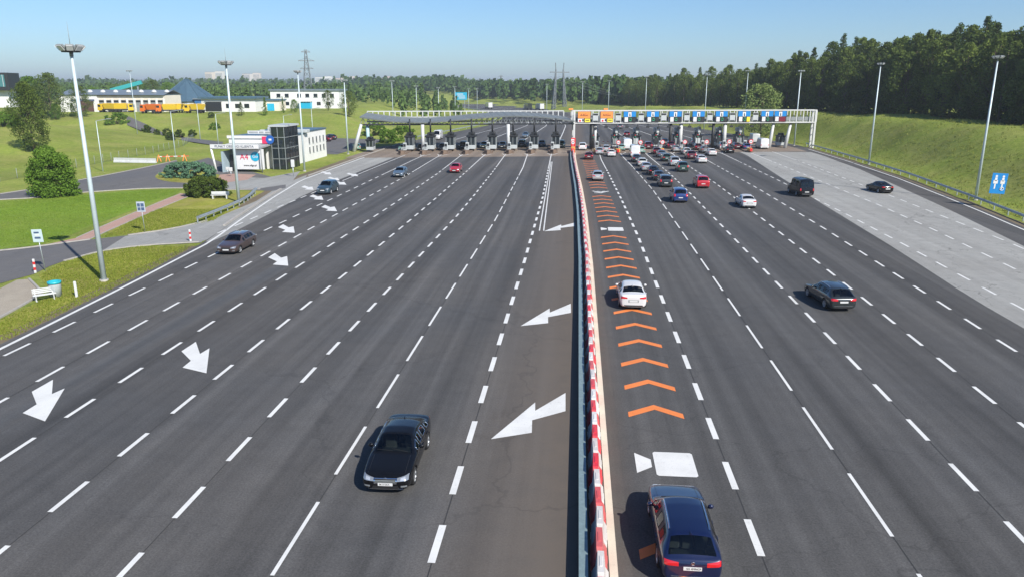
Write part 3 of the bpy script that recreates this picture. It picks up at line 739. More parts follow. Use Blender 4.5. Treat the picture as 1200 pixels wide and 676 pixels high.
    for s in (1, -1):
        b = MB(); x = s * (W * .955 + .085)
        b.lathe([(.001, -.075), (.06, -.07), (.085, -.02), (.08, .04), (.05, .072), (.001, .078)], 10, (0, 0, 0))
        b.v = [(p[0] * 1.15 + x, p[1] * .75 + L / 2 - md, p[2] * .95 + mz) for p in b.v]
        mi = part('mirror', b.mesh('mirror', P['black']), par=body, painted=not sp.get('blackmirror'))
        if near:
            b2 = MB(); b2.bar((s * W * .9, L / 2 - md, mz - .05), (x, L / 2 - md, mz - .03), .05, .04); part('mirror_arm', b2.mesh('mirror_arm', M_BLACK), par=body)
    # underbody and cabin
    b = MB()
    b.box((0, 0, .24), (W * 1.5, L * .9, .1))
    for y in yw:
        for s in (1, -1):
            n = 14; xs_ = (s * W * .62, s * W * .975); vv = []
            for i in range(n + 1):
                a = math.pi * (-.12 + 1.24 * i / n)
                for x in xs_: vv.append((x, y + math.cos(a) * (RA - .004), wr + math.sin(a) * (RA - .004)))
            b.add(vv, [(2 * i, 2 * i + 1, 2 * i + 3, 2 * i + 2) for i in range(n)])
            b.box((s * W * .6, y, wr), (.02, RA * 1.9, RA * 1.9))
    part('underbody', b.mesh('underbody', M_BLACK))
    b = MB(); cz = lk(zb, L * .5)
    yc = L / 2 - gh0
    b.mi(0).box((0, yc - .28, cz - .12), (W * 1.62, .62, .22), bev=.08)
    b.tube([(-.36 * 1 + math.cos(t) * .17, yc - .62 + math.sin(t) * .07, cz - .02 + math.sin(t) * .16) for t in [i * math.pi / 8 for i in range(16)]], .014, 5, True)
    b.box((0, (yc + L / 2 - gh1) / 2 - .3, .46), (W * 1.66, (gh1 - gh0) * .72, .06))
    b.mi(1)
    for row, y in enumerate([yc - 1.25] + ([yc - 2.15] if gh1 - gh0 > 2.3 else [])):
        for x in ((-.37, .37) if row == 0 else (-.42, 0, .42)):
            b.box((x, y + .25, .56), (.48 if row == 0 else .40, .5, .18), bev=.06); b.box((x, y - .04, cz - .12), (.46 if row == 0 else .4, .16, .62), bev=.06); b.box((x, y - .07, cz + .26), (.24, .1, .17), bev=.04)
    part('interior', b.mesh('interior', [M_DASH, M_SEAT]))
    if sp.get('rails'):
        for s in (1, -1):
            d0, d1 = sp['rails']; b = MB(); pts = []
            for i in range(9):
                d = d0 + (d1 - d0) * i / 8; x = s * W * (rw_ - .02); h = bvh.ray_cast(Vector((x, L / 2 - d, 9)), Vector((0, 0, -1)))
                pts.append((x, L / 2 - d, h[0].z + (.0 if i in (0, 8) else .045)))
            b.tube(pts, .027, 6); part('roof_rail', b.mesh('roof_rail', sp.get('railm', M_BLACK)), par=body)
    if near and sp.get('badge'):
        x, z, dr = sp['badge']; s = 1 if dr == 'f' else -1; h = bvh.ray_cast(Vector((x, 9 * s, z)), Vector((0, -s, 0)))[0]
        b = MB(); b.tube([(x + math.cos(t) * .055, h.y + s * .014, z + math.sin(t) * .055) for t in [i * math.pi / 8 for i in range(16)]], .008, 5, True)
        for p, q in (((-.03, .045), (-.012, -.04)), ((-.012, -.04), (0, .0)), ((0, 0), (.012, -.04)), ((.012, -.04), (.03, .045))): b.bar((x + p[0], h.y + s * .012, z + p[1]), (x + q[0], h.y + s * .012, z + q[1]), .008)
        part('badge', b.mesh('badge', M_CHROME), par=body)
    if near and sp.get('wiper'):
        b = MB()
        for x0, x1 in ((-.55, .05), (.02, .62)):
            pts = []
            for i in range(6):
                x = x0 + (x1 - x0) * i / 5; y = L / 2 - gh0 - .06 - .03 * i * .5
                h = bvh.ray_cast(Vector((x, y, 9)), Vector((0, 0, -1))); pts.append(h[0] + Vector((0, 0, .018)))
            b.tube(pts, .01, 5)
        part('wiper', b.mesh('wiper', M_BLACK))
    if near:
        h = bvh.ray_cast(Vector((0, L / 2 - gh1 + (.75 if not sp.get('rails') else .55), 9)), Vector((0, 0, -1)))[0]
        b = MB(); b.prism([(-.02, -.07), (.02, -.07), (.008, .09), (-.008, .09)], h.z - .02, h.z + .05); b.v = [(p[0], p[1] + h.y, p[2]) for p in b.v]; part('antenna_fin', b.mesh('antenna_fin', P['black']), par=body, painted=True)
    ty, rm = wheel_meshes(wr, sp.get('tw', .21), sp.get('spokes', 5))
    if not near:                                  # one mesh for tyre and rim
        b = MB()
        for i, m_ in enumerate((ty, rm)):
            b.mi(i).add([v.co for v in m_.vertices], [tuple(p.vertices) for p in m_.polygons], sm=True)
        wm = b.mesh('wheel', [M_TYRE, M_RIM])
    for y in yw:
        for s in (1, -1):
            loc = (s * (W - .12), y, wr); rot = (0, 0, 0 if s > 0 else math.pi)
            if near:
                i = part('wheel', ty, loc, rot); part('rim', rm, par=i)
            else: part('wheel', wm, loc, rot)
    return parts
def place_car(parts, name, label, cat, x, y, heading, paintm, group=None, plate=None, z=0.0):
    t = thing(name, label, cat, (x, y, z), heading, group); objs = []
    for nm, me, loc, rot, par, painted in parts:
        o = link(nm, me, t if par is None else objs[par], loc, rot=rot); objs.append(o)
        if painted: o.material_slots[0].link = 'OBJECT'; o.material_slots[0].material = paintm
    return t

def ends(L, f0, r0): return [(0, .73), (.06, .855), (.2, .93), (.5, .975), (1.0, 1), (L - 1.0, 1), (L - .4, .965), (L - .14, .91), (L - .04, .84), (L, .75)]
def sedan(L=4.8, W=1.82, H=1.46, wr=.325, fo=.93, wb=2.78, **k):
    s = L / 4.8; q = lambda v: v * s
    sp = dict(L=L, W=W, H=H, wr=wr, fo=fo, wb=wb, w=ends(L, 0, 0), gh=(q(1.36), q(4.26)), mirror=(q(1.92), 1.0), roofw=.64,
        ztop=[(0, .60), (.06, .68), (.2, .76), (.5, .83), (1.0, .91), (q(1.36), .97), (q(1.75), 1.235), (q(2.14), H - .035), (q(2.6), H), (q(3.0), H - .005), (q(3.45), H - .08), (q(3.85), 1.235), (q(4.26), 1.07), (L - .28, 1.055), (L - .14, 1.04), (L - .04, .97), (L, .88)],
        zbelt=[(0, .54), (.06, .60), (.2, .67), (.5, .76), (q(1.36), .90), (q(2.5), .95), (q(4.2), .99), (L - .3, .97), (L - .04, .88), (L, .80)],
        st=[(0, 'n'), (.06, 'n'), (.2, 'n'), (.5, 'n'), (.95, 'n'), (q(1.3), 'n'), (q(1.37), 'ws'), (q(1.75), 'wsg'), (q(2.14), 'n'), (q(2.2), 'dg'), (q(2.60), 'bp'), (q(2.68), 'dg'), (q(3.38), 'n'), (q(3.46), 'rwg'), (q(3.85), 'rw'), (q(4.24), 'n'), (q(4.32), 'n'), (L - .28, 'n'), (L - .14, 'n'), (L - .04, 'n'), (L, '')],
        lens=[('headlight', [(.42, .575), (.80, .60), (.80, .74), (.42, .68)], M_HEAD, 'f'), ('headlight_reflector', [(.54, .605), (.70, .615), (.70, .70), (.54, .675)], M_BULB, 'f', .014), ('grille', [(-.36, .50), (.36, .50), (.36, .655), (-.36, .655)], M_BLACK, 'f'), ('air_intake', [(-.5, .30), (.5, .30), (.44, .41), (-.44, .41)], M_BLACK, 'f'),
              ('fog_light', [(.55, .36), (.76, .37), (.76, .43), (.55, .42)], M_HEAD, 'f'), ('license_plate', [(-.26, .41), (.26, .41), (.26, .52), (-.26, .52)], M_PLATE, 'f'),
              ('taillight', [(.42, .80), (.78, .80), (.78, .93), (.42, .90)], M_TAIL, 'r'), ('license_plate', [(-.26, .58), (.26, .58), (.26, .69), (-.26, .69)], M_PLATE, 'r'), ('plate_recess', [(-.33, .555), (.33, .555), (.33, .72), (-.33, .72)], M_GREY, 'r', .004), ('diffuser', [(-.62, .29), (.62, .29), (.58, .38), (-.58, .38)], M_BLACK, 'r')],
        seams=[(L / 2 - q(1.55), L / 2 - q(1.50), .34, .86), (L / 2 - q(2.66), L / 2 - q(2.66), .34, .93), (L / 2 - q(3.55), L / 2 - q(3.72), .72, .96), (L / 2 - q(1.5), L / 2 - q(3.4), .335, .335)], handles=[(L / 2 - q(2.52), .80), (L / 2 - q(3.42), .83)],
        topseams=[[(.66, L / 2 - .3 - i * .2) for i in range(6)], [(i * .11, L / 2 - .27) for i in range(7)]], wiper=True)
    sp.update(k); return sp
def wagon(L=4.77, W=1.83, H=1.48, wr=.33, fo=.92, wb=2.79, **k):
    sp = sedan(L, W, H, wr, fo, wb); s = L / 4.8; q = lambda v: v * s
    sp.update(gh=(q(1.36), L - .12), roofw=.66,
        ztop=[(0, .60), (.06, .68), (.2, .76), (.5, .83), (1.0, .91), (q(1.36), .97), (q(1.75), 1.235), (q(2.14), H - .035), (q(2.6), H), (q(3.4), H - .005), (L - .72, H - .045), (L - .62, H - .075), (L - .38, 1.20), (L - .15, .99), (L - .12, .965), (L - .03, .90), (L, .80)],
        zbelt=[(0, .54), (.06, .60), (.2, .67), (.5, .76), (q(1.36), .90), (q(2.5), .95), (L - .6, 1.0), (L - .15, .945), (L - .03, .83), (L, .74)],
        w=[(0, .73), (.06, .855), (.2, .93), (.5, .975), (1.0, 1), (L - 1.0, 1), (L - .4, .975), (L - .14, .94), (L - .04, .88), (L, .80)],
        st=[(0, 'n'), (.06, 'n'), (.2, 'n'), (.5, 'n'), (.95, 'n'), (q(1.3), 'n'), (q(1.37), 'ws'), (q(1.75), 'wsg'), (q(2.14), 'n'), (q(2.2), 'dg'), (q(2.60), 'bp'), (q(2.68), 'dg'), (q(3.38), 'bp'), (q(3.48), 'qg'), (L - .80, 'n'), (L - .64, 'rw'), (L - .38, 'rw'), (L - .16, 'n'), (L - .10, 'n'), (L - .03, 'n'), (L, '')],
        lens=[l for l in sp['lens'] if l[3] == 'f'] + [('taillight', [(.40, .74), (.80, .76), (.80, .91), (.40, .86)], M_TAIL, 'r'), ('license_plate', [(-.26, .62), (.26, .62), (.26, .73), (-.26, .73)], M_PLATE, 'r'), ('chrome_strip', [(-.6, .40), (.6, .40), (.6, .425), (-.6, .425)], M_CHROME, 'r'), ('diffuser', [(-.62, .29), (.62, .29), (.58, .37), (-.58, .37)], M_BLACK, 'r')],
        rails=(q(2.2), L - .9))
    sp.update(k); return sp
def hatch(L=4.1, W=1.76, H=1.48, wr=.31, fo=.82, wb=2.55, **k):
    sp = wagon(L, W, H, wr, fo, wb); sp.update(rails=None)
    sp['ztop'] = [(0, .60), (.06, .70), (.2, .79), (.5, .88), (.9, .96), (1.1, 1.0), (1.5, 1.27), (1.85, H - .03), (2.3, H), (2.9, H - .01), (L - .62, H - .06), (L - .54, H - .09), (L - .34, 1.22), (L - .14, 1.0), (L - .12, .97), (L - .03, .90), (L, .80)]
    sp['zbelt'] = [(0, .54), (.06, .60), (.2, .68), (.5, .78), (1.1, .92), (2.2, .97), (L - .6, 1.03), (L - .15, .95), (L - .03, .83), (L, .74)]
    sp['gh'] = (1.1, L - .12); sp['mirror'] = (1.62, 1.03)
    sp['st'] = [(0, 'n'), (.06, 'n'), (.2, 'n'), (.5, 'n'), (.85, 'n'), (1.05, 'n'), (1.11, 'ws'), (1.5, 'wsg'), (1.85, 'n'), (1.92, 'dg'), (2.25, 'bp'), (2.33, 'dg'), (3.0, 'n'), (L - .70, 'n'), (L - .56, 'rw'), (L - .34, 'rw'), (L - .16, 'n'), (L - .10, 'n'), (L - .03, 'n'), (L, '')]
    sp.update(k); return sp
def mpv(L=4.6, W=1.84, H=1.72, wr=.34, fo=.9, wb=2.72, **k):
    sp = wagon(L, W, H, wr, fo, wb); sp.update(rails=None, roofw=.72)
    sp['ztop'] = [(0, .66), (.06, .78), (.2, .90), (.5, 1.0), (.9, 1.08), (1.12, 1.12), (1.55, 1.44), (1.95, H - .03), (2.5, H), (3.4, H), (L - .44, H - .04), (L - .36, H - .08), (L - .22, 1.38), (L - .10, 1.10), (L - .08, 1.06), (L - .02, .96), (L, .84)]
    sp['zbelt'] = [(0, .58), (.06, .66), (.2, .78), (.5, .90), (1.12, 1.03), (2.2, 1.06), (L - .4, 1.10), (L - .1, 1.04), (L - .02, .88), (L, .78)]
    sp['w'] = [(0, .7), (.06, .83), (.2, .92), (.5, .975), (1.0, 1), (L - .8, 1), (L - .3, .985), (L - .10, .955), (L - .03, .91), (L, .84)]
    sp['gh'] = (1.12, L - .08); sp['mirror'] = (1.68, 1.14)
    sp['st'] = [(0, 'n'), (.06, 'n'), (.2, 'n'), (.5, 'n'), (.85, 'n'), (1.07, 'n'), (1.13, 'ws'), (1.55, 'wsg'), (1.95, 'n'), (2.0, 'dg'), (2.45, 'bp'), (2.53, 'dg'), (3.2, 'bp'), (3.3, 'qg'), (L - .60, 'n'), (L - .38, 'rw'), (L - .22, 'rw'), (L - .12, 'n'), (L - .07, 'n'), (L - .02, 'n'), (L, '')]
    sp['lens'] = [(n, [(x, z + (.14 if n != 'air_intake' else .04)) for x, z in c], m, d) if d == 'f' else (n, c, m, d) for n, c, m, d, *_ in sp['lens']]
    sp['lens'] = [l for l in sp['lens'] if not (l[0] == 'taillight')] + [('taillight', [(.62, .82), (.84, .82), (.82, 1.12), (.64, 1.10)], M_TAIL, 'r')]
    sp.update(k); return sp
def van(L=5.2, W=1.95, H=2.1, wr=.35, fo=.95, wb=3.1, glass=True, **k):
    sp = mpv(L, W, H, wr, fo, wb); sp.update(roofw=.84)
    sp['ztop'] = [(0, .74), (.06, .90), (.2, 1.04), (.5, 1.14), (.85, 1.22), (.98, 1.26), (1.35, 1.66), (1.7, H - .06), (2.1, H), (3.6, H), (L - .28, H - .02), (L - .20, H - .05), (L - .14, 1.62), (L - .07, 1.18), (L - .05, 1.14), (L - .02, 1.0), (L, .86)]
    sp['zbelt'] = [(0, .6), (.06, .72), (.2, .86), (.5, 1.0), (.98, 1.14), (2.2, 1.18), (L - .3, 1.2), (L - .07, 1.12), (L - .02, .92), (L, .8)]
    sp['gh'] = (.98, L - .05); sp['mirror'] = (1.5, 1.32)
    sg = 'dg' if glass else 'n'
    sp['st'] = [(0, 'n'), (.06, 'n'), (.2, 'n'), (.5, 'n'), (.8, 'n'), (.94, 'n'), (.99, 'ws'), (1.35, 'wsg'), (1.7, 'n'), (1.75, 'dg'), (2.2, 'bp' if glass else 'n'), (2.3, sg), (3.3, 'bp' if glass else 'n'), (3.4, sg), (L - .50, 'n'), (L - .22, 'rw' if glass else 'n'), (L - .14, 'rw' if glass else 'n'), (L - .08, 'n'), (L - .05, 'n'), (L - .02, 'n'), (L, '')]
    sp['lens'] = [l for l in sp['lens'] if l[0] != 'taillight'] + [('taillight', [(.74, .82), (.88, .82), (.87, 1.12), (.75, 1.12)], M_TAIL, 'r')]
    sp.update(k); return sp

s0 = sedan(4.83, 1.82, 1.46, trim=M_CHROME, badge=(0, .655, 'f'))
s0['lens'] = [('grille_frame', [(-.40, .475), (.40, .475), (.43, .672), (-.43, .672)], M_CHROME, 'f', .004)] + s0['lens'] + [('grille_bar', [(-.36, z), (.36, z), (.36, z + .012), (-.36, z + .012)], M_GREY, 'f', .012) for z in (.53, .565, .60)] + [('chrome_strip', [(-.62, .275), (.62, .275), (.62, .295), (-.62, .295)], M_CHROME, 'f', .01)]
T_SEDAN_N = build_car(s0, True)
T_SALOON_N = build_car(sedan(4.63, 1.81, 1.43, fo=.8, wb=2.81, lens=[l for l in sedan(4.63)['lens'] if l[0] != 'taillight'] + [('taillight', [(.40, .80), (.80, .78), (.80, .94), (.40, .89)], M_TAIL, 'r')], blackmirror=False), True)
T_WAGON_N = build_car(wagon(4.77, 1.83, 1.47, badge=(0, .84, 'r'), railm=M_CHROME), True)
T_ESTATE_N = build_car(wagon(4.65, 1.78, 1.47, railm=M_CHROME), True)
T_WAGON = build_car(wagon(4.6, 1.8, 1.48)); T_SEDAN = build_car(sedan(4.6, 1.79, 1.45)); T_HATCH = build_car(hatch()); T_MPV = build_car(mpv()); T_SUV = build_car(mpv(4.5, 1.86, 1.68, wr=.36, fo=.9, wb=2.68))
T_VANG = build_car(van(5.3, 1.98, 2.3)); T_VAN = build_car(van(5.6, 2.0, 2.45, wb=3.4, glass=False)); T_CITY = build_car(hatch(3.7, 1.66, 1.48, wr=.29, fo=.72, wb=2.38))

def at_rear(u, v, L, h=0.0, dy=0.0):           # pixel of the rear bumper on the road -> car centre
    p = G(u, v); return p.x - math.sin(h) * L / 2, p.y + math.cos(h) * L / 2
def at_front(u, v, L, h=0.0):                  # oncoming car, pixel of the front bumper; h is the lean of its path
    p = G(u, v); return p.x - math.sin(h) * L / 2, p.y + math.cos(h) * L / 2
PI = math.pi
def away(tp, L, u, v, pm, label, name='car', cat='car', h=0.0, group=None):
    x, y = at_rear(u, v, L, h); return place_car(tp, name, label, cat, x, y, h, P[pm], group)
def oncoming(tp, L, u, v, pm, label, name='car', cat='car', h=0.0, group=None):
    x, y = at_front(u, v, L, h); return place_car(tp, name, label, cat, x, y, PI + h, P[pm], group)

# close cars
c1 = oncoming(T_SEDAN_N, 4.83, 452, 581, 'black', 'black saloon car with chrome window trim driving toward the camera', h=.02)
c2 = away(T_WAGON_N, 4.77, 810, 690, 'navy', 'dark blue estate car at the bottom edge beside the red and white barrier')
c3 = away(T_SALOON_N, 4.63, 742, 364, 'white', 'white saloon car driving over the orange chevrons')
c4 = away(T_ESTATE_N, 4.65, 988, 366, 'graphite', 'dark grey estate car with roof rails alone in the right lanes', h=.10)
oncoming(T_WAGON_N, 4.77, 265, 299.5, 'brown', 'brown estate car by the left road edge near the guardrail', h=.02)
oncoming(T_SUV, 4.5, 378, 229, 'teal', 'dark teal off-roader among the white arrows on the left', cat='car')
oncoming(T_HATCH, 4.1, 466, 208.6, 'bluegrey', 'small dark blue hatchback left of the red car, coming from the booths')
oncoming(T_HATCH, 4.1, 532, 203.5, 'red', 'bright red hatchback coming from the left booths')
away(T_SEDAN, 4.6, 878, 245, 'white', 'white saloon car left of the black van on the right lanes')
away(T_VANG, 5.2, 945, 231.5, 'black', 'black passenger van beside the pale concrete lanes', name='van', cat='van', h=.05)
away(T_SEDAN, 4.6, 1040, 227.5, 'black', 'black saloon car on the pale concrete near the right guardrail', h=.12)
away(T_MPV, 4.6, 797.5, 238.5, 'blue', 'bright blue people carrier at the back end of the queue')
away(T_MPV, 4.6, 824, 221.5, 'red', 'bright red people carrier behind the toll queue')
away(T_HATCH, 4.1, 700.5, 212.8, 'silver', 'silver hatchback on the chevron lane nearest the booths')
away(T_HATCH, 4.1, 690, 187.8, 'darkred', 'dark red hatchback entering the chevron lane at the booths')
Q = 'cars queueing at the toll booths'
for tp, L, u, v, pm, lab in (
    (T_SUV, 4.5, 780.5, 220.3, 'graphite', 'dark grey off-roader last in line just ahead of the blue people carrier'),
    (T_SEDAN, 4.6, 773, 212.8, 'graphite', 'dark grey saloon second from the end, ahead of the dark off-roader'),
    (T_SEDAN, 4.6, 766.5, 206.6, 'black', 'black saloon directly behind the small silver saloon in the queue'),
    (T_SEDAN, 4.6, 758, 201.7, 'silver', 'silver saloon in the queue behind the white hatchback'),
    (T_HATCH, 4.1, 753, 195.8, 'pearl', 'off-white hatchback between the silver saloon and the white vans'),
    (T_SEDAN, 4.6, 746.5, 191, 'graphite', 'dark saloon half hidden right behind the nearer white van'),
    (T_SUV, 4.5, 800.6, 202.2, 'green', 'dark green off-roader left of and beyond the red people carrier'),
    (T_MPV, 4.6, 791.3, 195.6, 'silver', 'silver people carrier ahead of the dark green off-roader'),
    (T_HATCH, 4.1, 781.5, 190, 'green', 'dark green hatchback ahead of the silver people carrier'),
    (T_SEDAN, 4.6, 776, 185.4, 'bluegrey', 'blue-grey saloon in the middle of the queue ahead of the green hatchback'),
    (T_HATCH, 4.1, 770, 181.7, 'darkred', 'dark red hatchback in the queue right of the white vans'),
    (T_SUV, 4.5, 760, 175.5, 'darkred', 'dark red off-roader beside the farther white van'),
    (T_SEDAN, 4.6, 823.2, 192, 'white', 'white saloon last in the lane beyond the red people carrier'),
    (T_SUV, 4.5, 810.6, 187.4, 'darkred', 'dark red off-roader ahead of the white saloon'),
    (T_HATCH, 4.1, 805.3, 182.2, 'pearl', 'pale hatchback ahead of the dark red off-roader'),
    (T_SEDAN, 4.6, 793.3, 178.8, 'silver', 'silver saloon amid dark red cars near the round signs'),
    (T_MPV, 4.6, 786.6, 175, 'darkred', 'dark red people carrier near the round signs'),
    (T_SEDAN, 4.6, 835.2, 183.4, 'white', 'white saloon at the rear of the third lane from the right'),
    (T_SEDAN, 4.6, 826.6, 180, 'grey', 'grey saloon left of and ahead of the white saloon'),
    (T_HATCH, 4.1, 818.6, 176.6, 'darkred', 'small dark red car ahead of the grey saloon'),
    (T_MPV, 4.6, 814.6, 171.3, 'white', 'white people carrier under the gantry'),
    (T_SEDAN, 4.6, 856, 180.3, 'black', 'black saloon at the back of the second lane from the right'),
    (T_SUV, 4.5, 848, 175.6, 'white', 'white off-roader ahead of the black saloon on the right'),
    (T_SEDAN, 4.6, 839.2, 172.6, 'bluegrey', 'blue-grey saloon under the gantry left of the white off-roader'),
    (T_SEDAN, 4.6, 780, 170.2, 'black', 'black saloon right up at the booths'),
    (T_HATCH, 4.1, 876, 176.4, 'blue', 'blue hatchback left of the white camper van'),
    (T_SEDAN, 4.6, 865, 175.5, 'darkred', 'dark red saloon left of the blue hatchback'),
    (T_SUV, 4.5, 682.6, 176.8, 'white', 'white off-roader in the first lane right of the median'),
    (T_SEDAN, 4.6, 716.6, 184.6, 'white', 'white saloon in the second lane right of the median'),
    (T_HATCH, 4.1, 710.5, 178.8, 'silver', 'small silver car squeezed ahead of the white saloon'),
    (T_CITY, 3.7, 728.5, 177.5, 'pale_green', 'pale green city car left of the white vans'),
    (T_CITY, 3.7, 752, 180.5, 'pale_green', 'pale green city car right of the white vans'),
    (T_HATCH, 4.1, 702.5, 182.0, 'silver', 'silver hatchback beside the crash cushion'),
    (T_SEDAN, 4.6, 801, 172.2, 'graphite', 'dark grey saloon at a booth right of the white column')):
    away(tp, L, u, v, pm, lab, group=Q)
away(T_VAN, 5.6, 744.5, 185.2, 'white', 'nearer of the two white delivery vans in the queue', 'van', 'van', group=Q)
away(T_VAN, 5.6, 735.5, 176.2, 'white', 'farther of the two white delivery vans in the queue', 'van', 'van', group=Q)
away(T_VAN, 5.6, 896, 175.4, 'white', 'white camper van in the rightmost lane', 'van', 'van', group=Q)
away(T_VAN, 5.6, 886, 168.6, 'pearl', 'pale van ahead of the white camper van', 'van', 'van', group=Q)
away(T_HATCH, 4.1, 726.6, 151.3, 'grey', 'grey car driving off far beyond the gantry')
away(T_HATCH, 4.1, 734.6, 160.6, 'darkred', 'dark red car just past the booths, leaving')
Q2 = 'oncoming cars leaving the left booths'
for tp, L, u, v, pm, lab in ((T_HATCH, 4.1, 470.5, 178.2, 'pale_green', 'pale green hatchback at the leftmost booths'), (T_SEDAN, 4.6, 492, 177.3, 'graphite', 'dark saloon beside the left white column'), (T_SEDAN, 4.6, 517, 176.6, 'grey', 'grey saloon at the third booth from the left'),
    (T_SUV, 4.5, 541.5, 175.4, 'black', 'black off-roader coming through the left booths'), (T_SEDAN, 4.6, 566, 174.5, 'green', 'dark green saloon at the middle of the left booths'), (T_SEDAN, 4.6, 588, 174.5, 'graphite', 'dark grey saloon left of the central white column'),
    (T_SUV, 4.5, 611, 173.4, 'black', 'black off-roader right of the central white column'), (T_HATCH, 4.1, 615.5, 162, 'bluegrey', 'blue-grey car waiting behind the black off-roader'), (T_SEDAN, 4.6, 634.5, 172.6, 'black', 'black saloon two lanes left of the median'), (T_MPV, 4.6, 657.6, 174.2, 'green', 'dark green people carrier next to the median at the booths')):
    oncoming(tp, L, u, v, pm, lab, group=Q2)
oncoming(T_VAN, 5.6, 511, 164.5, 'white', 'white delivery van waiting behind the left booths', 'van', 'van')
for u, v, pm, lab in ((371, 167, 'white', 'white car parked behind the white office building'), (380, 166, 'darkred', 'dark red car parked behind the white office building'), (386, 164, 'graphite', 'dark car parked at the end behind the office building')):
    p = G(u, v); place_car(T_HATCH, 'car', lab, 'car', p.x, p.y, 1.2, P[pm])
p = G(431, 177); place_car(T_HATCH, 'car', 'green car parked under the left end of the canopy', 'car', p.x - 3, p.y + 2, .3, P['pale_green'])
# number plates of the two nearest cars
for c, t in ((c1, 'SK 512KA'), (c2, 'SG 4MNCP')):
    f = c is c1
    for o in c.children_recursive:
        if o.name.startswith('license_plate'):
            ys_ = [v.co.y for v in o.data.vertices]; zs_ = [v.co.z for v in o.data.vertices]; front = sum(ys_) / len(ys_) > 0
            if front == f:
                yy = (max(ys_) if front else min(ys_)); zc = (max(zs_) + min(zs_)) / 2
                link('lettering', text_mesh(t, .088, M_BLACK, .002), o.parent, (0.03, yy + (.004 if front else -.004), zc), rot=(PI / 2, 0, PI if front else 0))
# ------------------------------------------------------------------ projection helper (only to read distances off the photograph)
def proj(p):
    X = p[0] * CY + p[1] * SY; Y = -p[0] * SY + p[1] * CY; Z = p[2] - CAM_H
    zc = Y * CT - Z * ST; return 600 + F_PX * X / zc, 338 - F_PX * (Y * ST + Z * CT) / zc
def solve(f, lo, hi, target):
    s = f(lo) < f(hi)
    for _ in range(50):
        m = (lo + hi) / 2
        if (f(m) < target) == s: lo = m
        else: hi = m
    return lo
def height_at(x, y, v): return solve(lambda z: proj((x, y, z))[1], -5, 90, v)
def gx(u, dy, z): return solve(lambda x: proj((x, TL(x) + dy, z))[0], -60, 70, u)

# ------------------------------------------------------------------ median: plastic barrier and steel rail
bt = thing('plastic_barrier', 'row of red and white plastic barrier blocks along the median', 'barrier', (lk(MEDX, 8), 8, 0))
def block_mesh(m):
    b = MB(); L_ = 1.16; prof = [(-.25, 0), (-.25, .14), (-.15, .30), (-.095, .84), (.095, .84), (.15, .30), (.25, .14), (.25, 0)]; n = len(prof)
    rows = [(-L_ / 2, .86), (-L_ / 2 + .07, 1), (L_ / 2 - .07, 1), (L_ / 2, .86)]
    vv = [(x * k, y, z * (k if z > .5 else 1)) for y, k in rows for x, z in prof]
    ff = [(r * n + i, r * n + i + 1, (r + 1) * n + i + 1, (r + 1) * n + i) for r in range(3) for i in range(n - 1)] + [tuple(range(n)), tuple(range(3 * n + n - 1, 3 * n - 1, -1))]
    b.add(vv, ff); b.box((0, 0, .845), (.10, .5, .03), bev=.012)
    b.box((0, L_ / 2 + .01, .42), (.12, .06, .5)); b.box((0, 0, .06), (.54, .3, .07))
    return fix_normals(b.mesh('barrier_block', m))
def faded(m):                                   # each block weathered a little differently
    N, L = nodes(m); b = N['Principled BSDF']; src = b.inputs['Base Color'].links[0].from_socket; oi = N.new('ShaderNodeObjectInfo')
    L.new(mixc(N, L, rng(N, L, oi.outputs['Random'], 0, 1, 0, .38), src, (.34, .25, .22)), b.inputs['Base Color']); return m
BM = [block_mesh(faded(M_RED)), block_mesh(faded(M_WPLAST))]
y = 8.0; i = 0
while y < 164:
    x0, x1 = lk(MEDX, y), lk(MEDX, y + 1.2)
    link('barrier_block', BM[i % 2], bt, (x0 - bt.location.x + R.uniform(-.03, .03), y - 8, 0), -math.atan2(x1 - x0, 1.2) + R.uniform(-.035, .035)); y += 1.225; i += 1
def guardrail(name, label, pts, side=1, hgt=.75, double=False, step=2.0, m=M_GALV, top=None):
    """pts: ground polyline; w-beam with posts"""
    o = Vector(pts[0]); t = thing(name, label, 'guardrail', o); pts = [Vector(p) - o for p in pts]
    prof = [(-.155, 0), (-.11, .07), (-.05, .07), (0, .01), (.05, .07), (.11, .07), (.155, 0)]
    def beam(s):
        b = MB(); n = len(prof); vv = []
        for i, p in enumerate(pts):
            d = (pts[min(i + 1, len(pts) - 1)] - pts[max(i - 1, 0)]).normalized(); nrm = Vector((d.y, -d.x, 0)) * s
            for dz, dn in prof: vv.append(p + nrm * (dn + .06) + Vector((0, 0, hgt - .155 + dz)))
        b.add(vv, [(i * n + k, (i + 1) * n + k, (i + 1) * n + k + 1, i * n + k + 1) for i in range(len(pts) - 1) for k in range(n - 1)])
        return b.build('rail_beam', m, t)
    beam(side)
    if double: beam(-side)
    if top is not None:
        b = MB()
        for p, q in zip(pts, pts[1:]): b.bar(p + Vector((0, 0, hgt + .012)), q + Vector((0, 0, hgt + .012)), top, .02)
        b.build('cover_strip', m, t)
    pm = MB().box((0, 0, hgt / 2 - .04), (.1, .12, hgt)).mesh('post', m)
    acc = 0.0
    for p, q in zip(pts, pts[1:]):
        L_ = (q - p).length; s = acc
        while s < L_:
            c = p.lerp(q, s / L_); link('post', pm, t, c, math.atan2((q - p).y, (q - p).x) + math.pi / 2); s += step
        acc = s - L_
    return t
M_RAILT = mat('zinc_cover', (.22, .30, .31), .5, .3, .15, 8)
guardrail('guardrail', 'grey steel guardrail beside the red and white barrier in the median', [(lk(MEDX, y) - .50, y, 0) for y in range(8, 168, 4)], 1, .42, True, 1.35, M_RAILT, .27)
guardrail('guardrail', 'long steel guardrail at the foot of the right grass embankment', [(lk(ER, y) + 1.9, y, 0) for y in range(20, 190, 4)], -1, .78, False, 4.0)
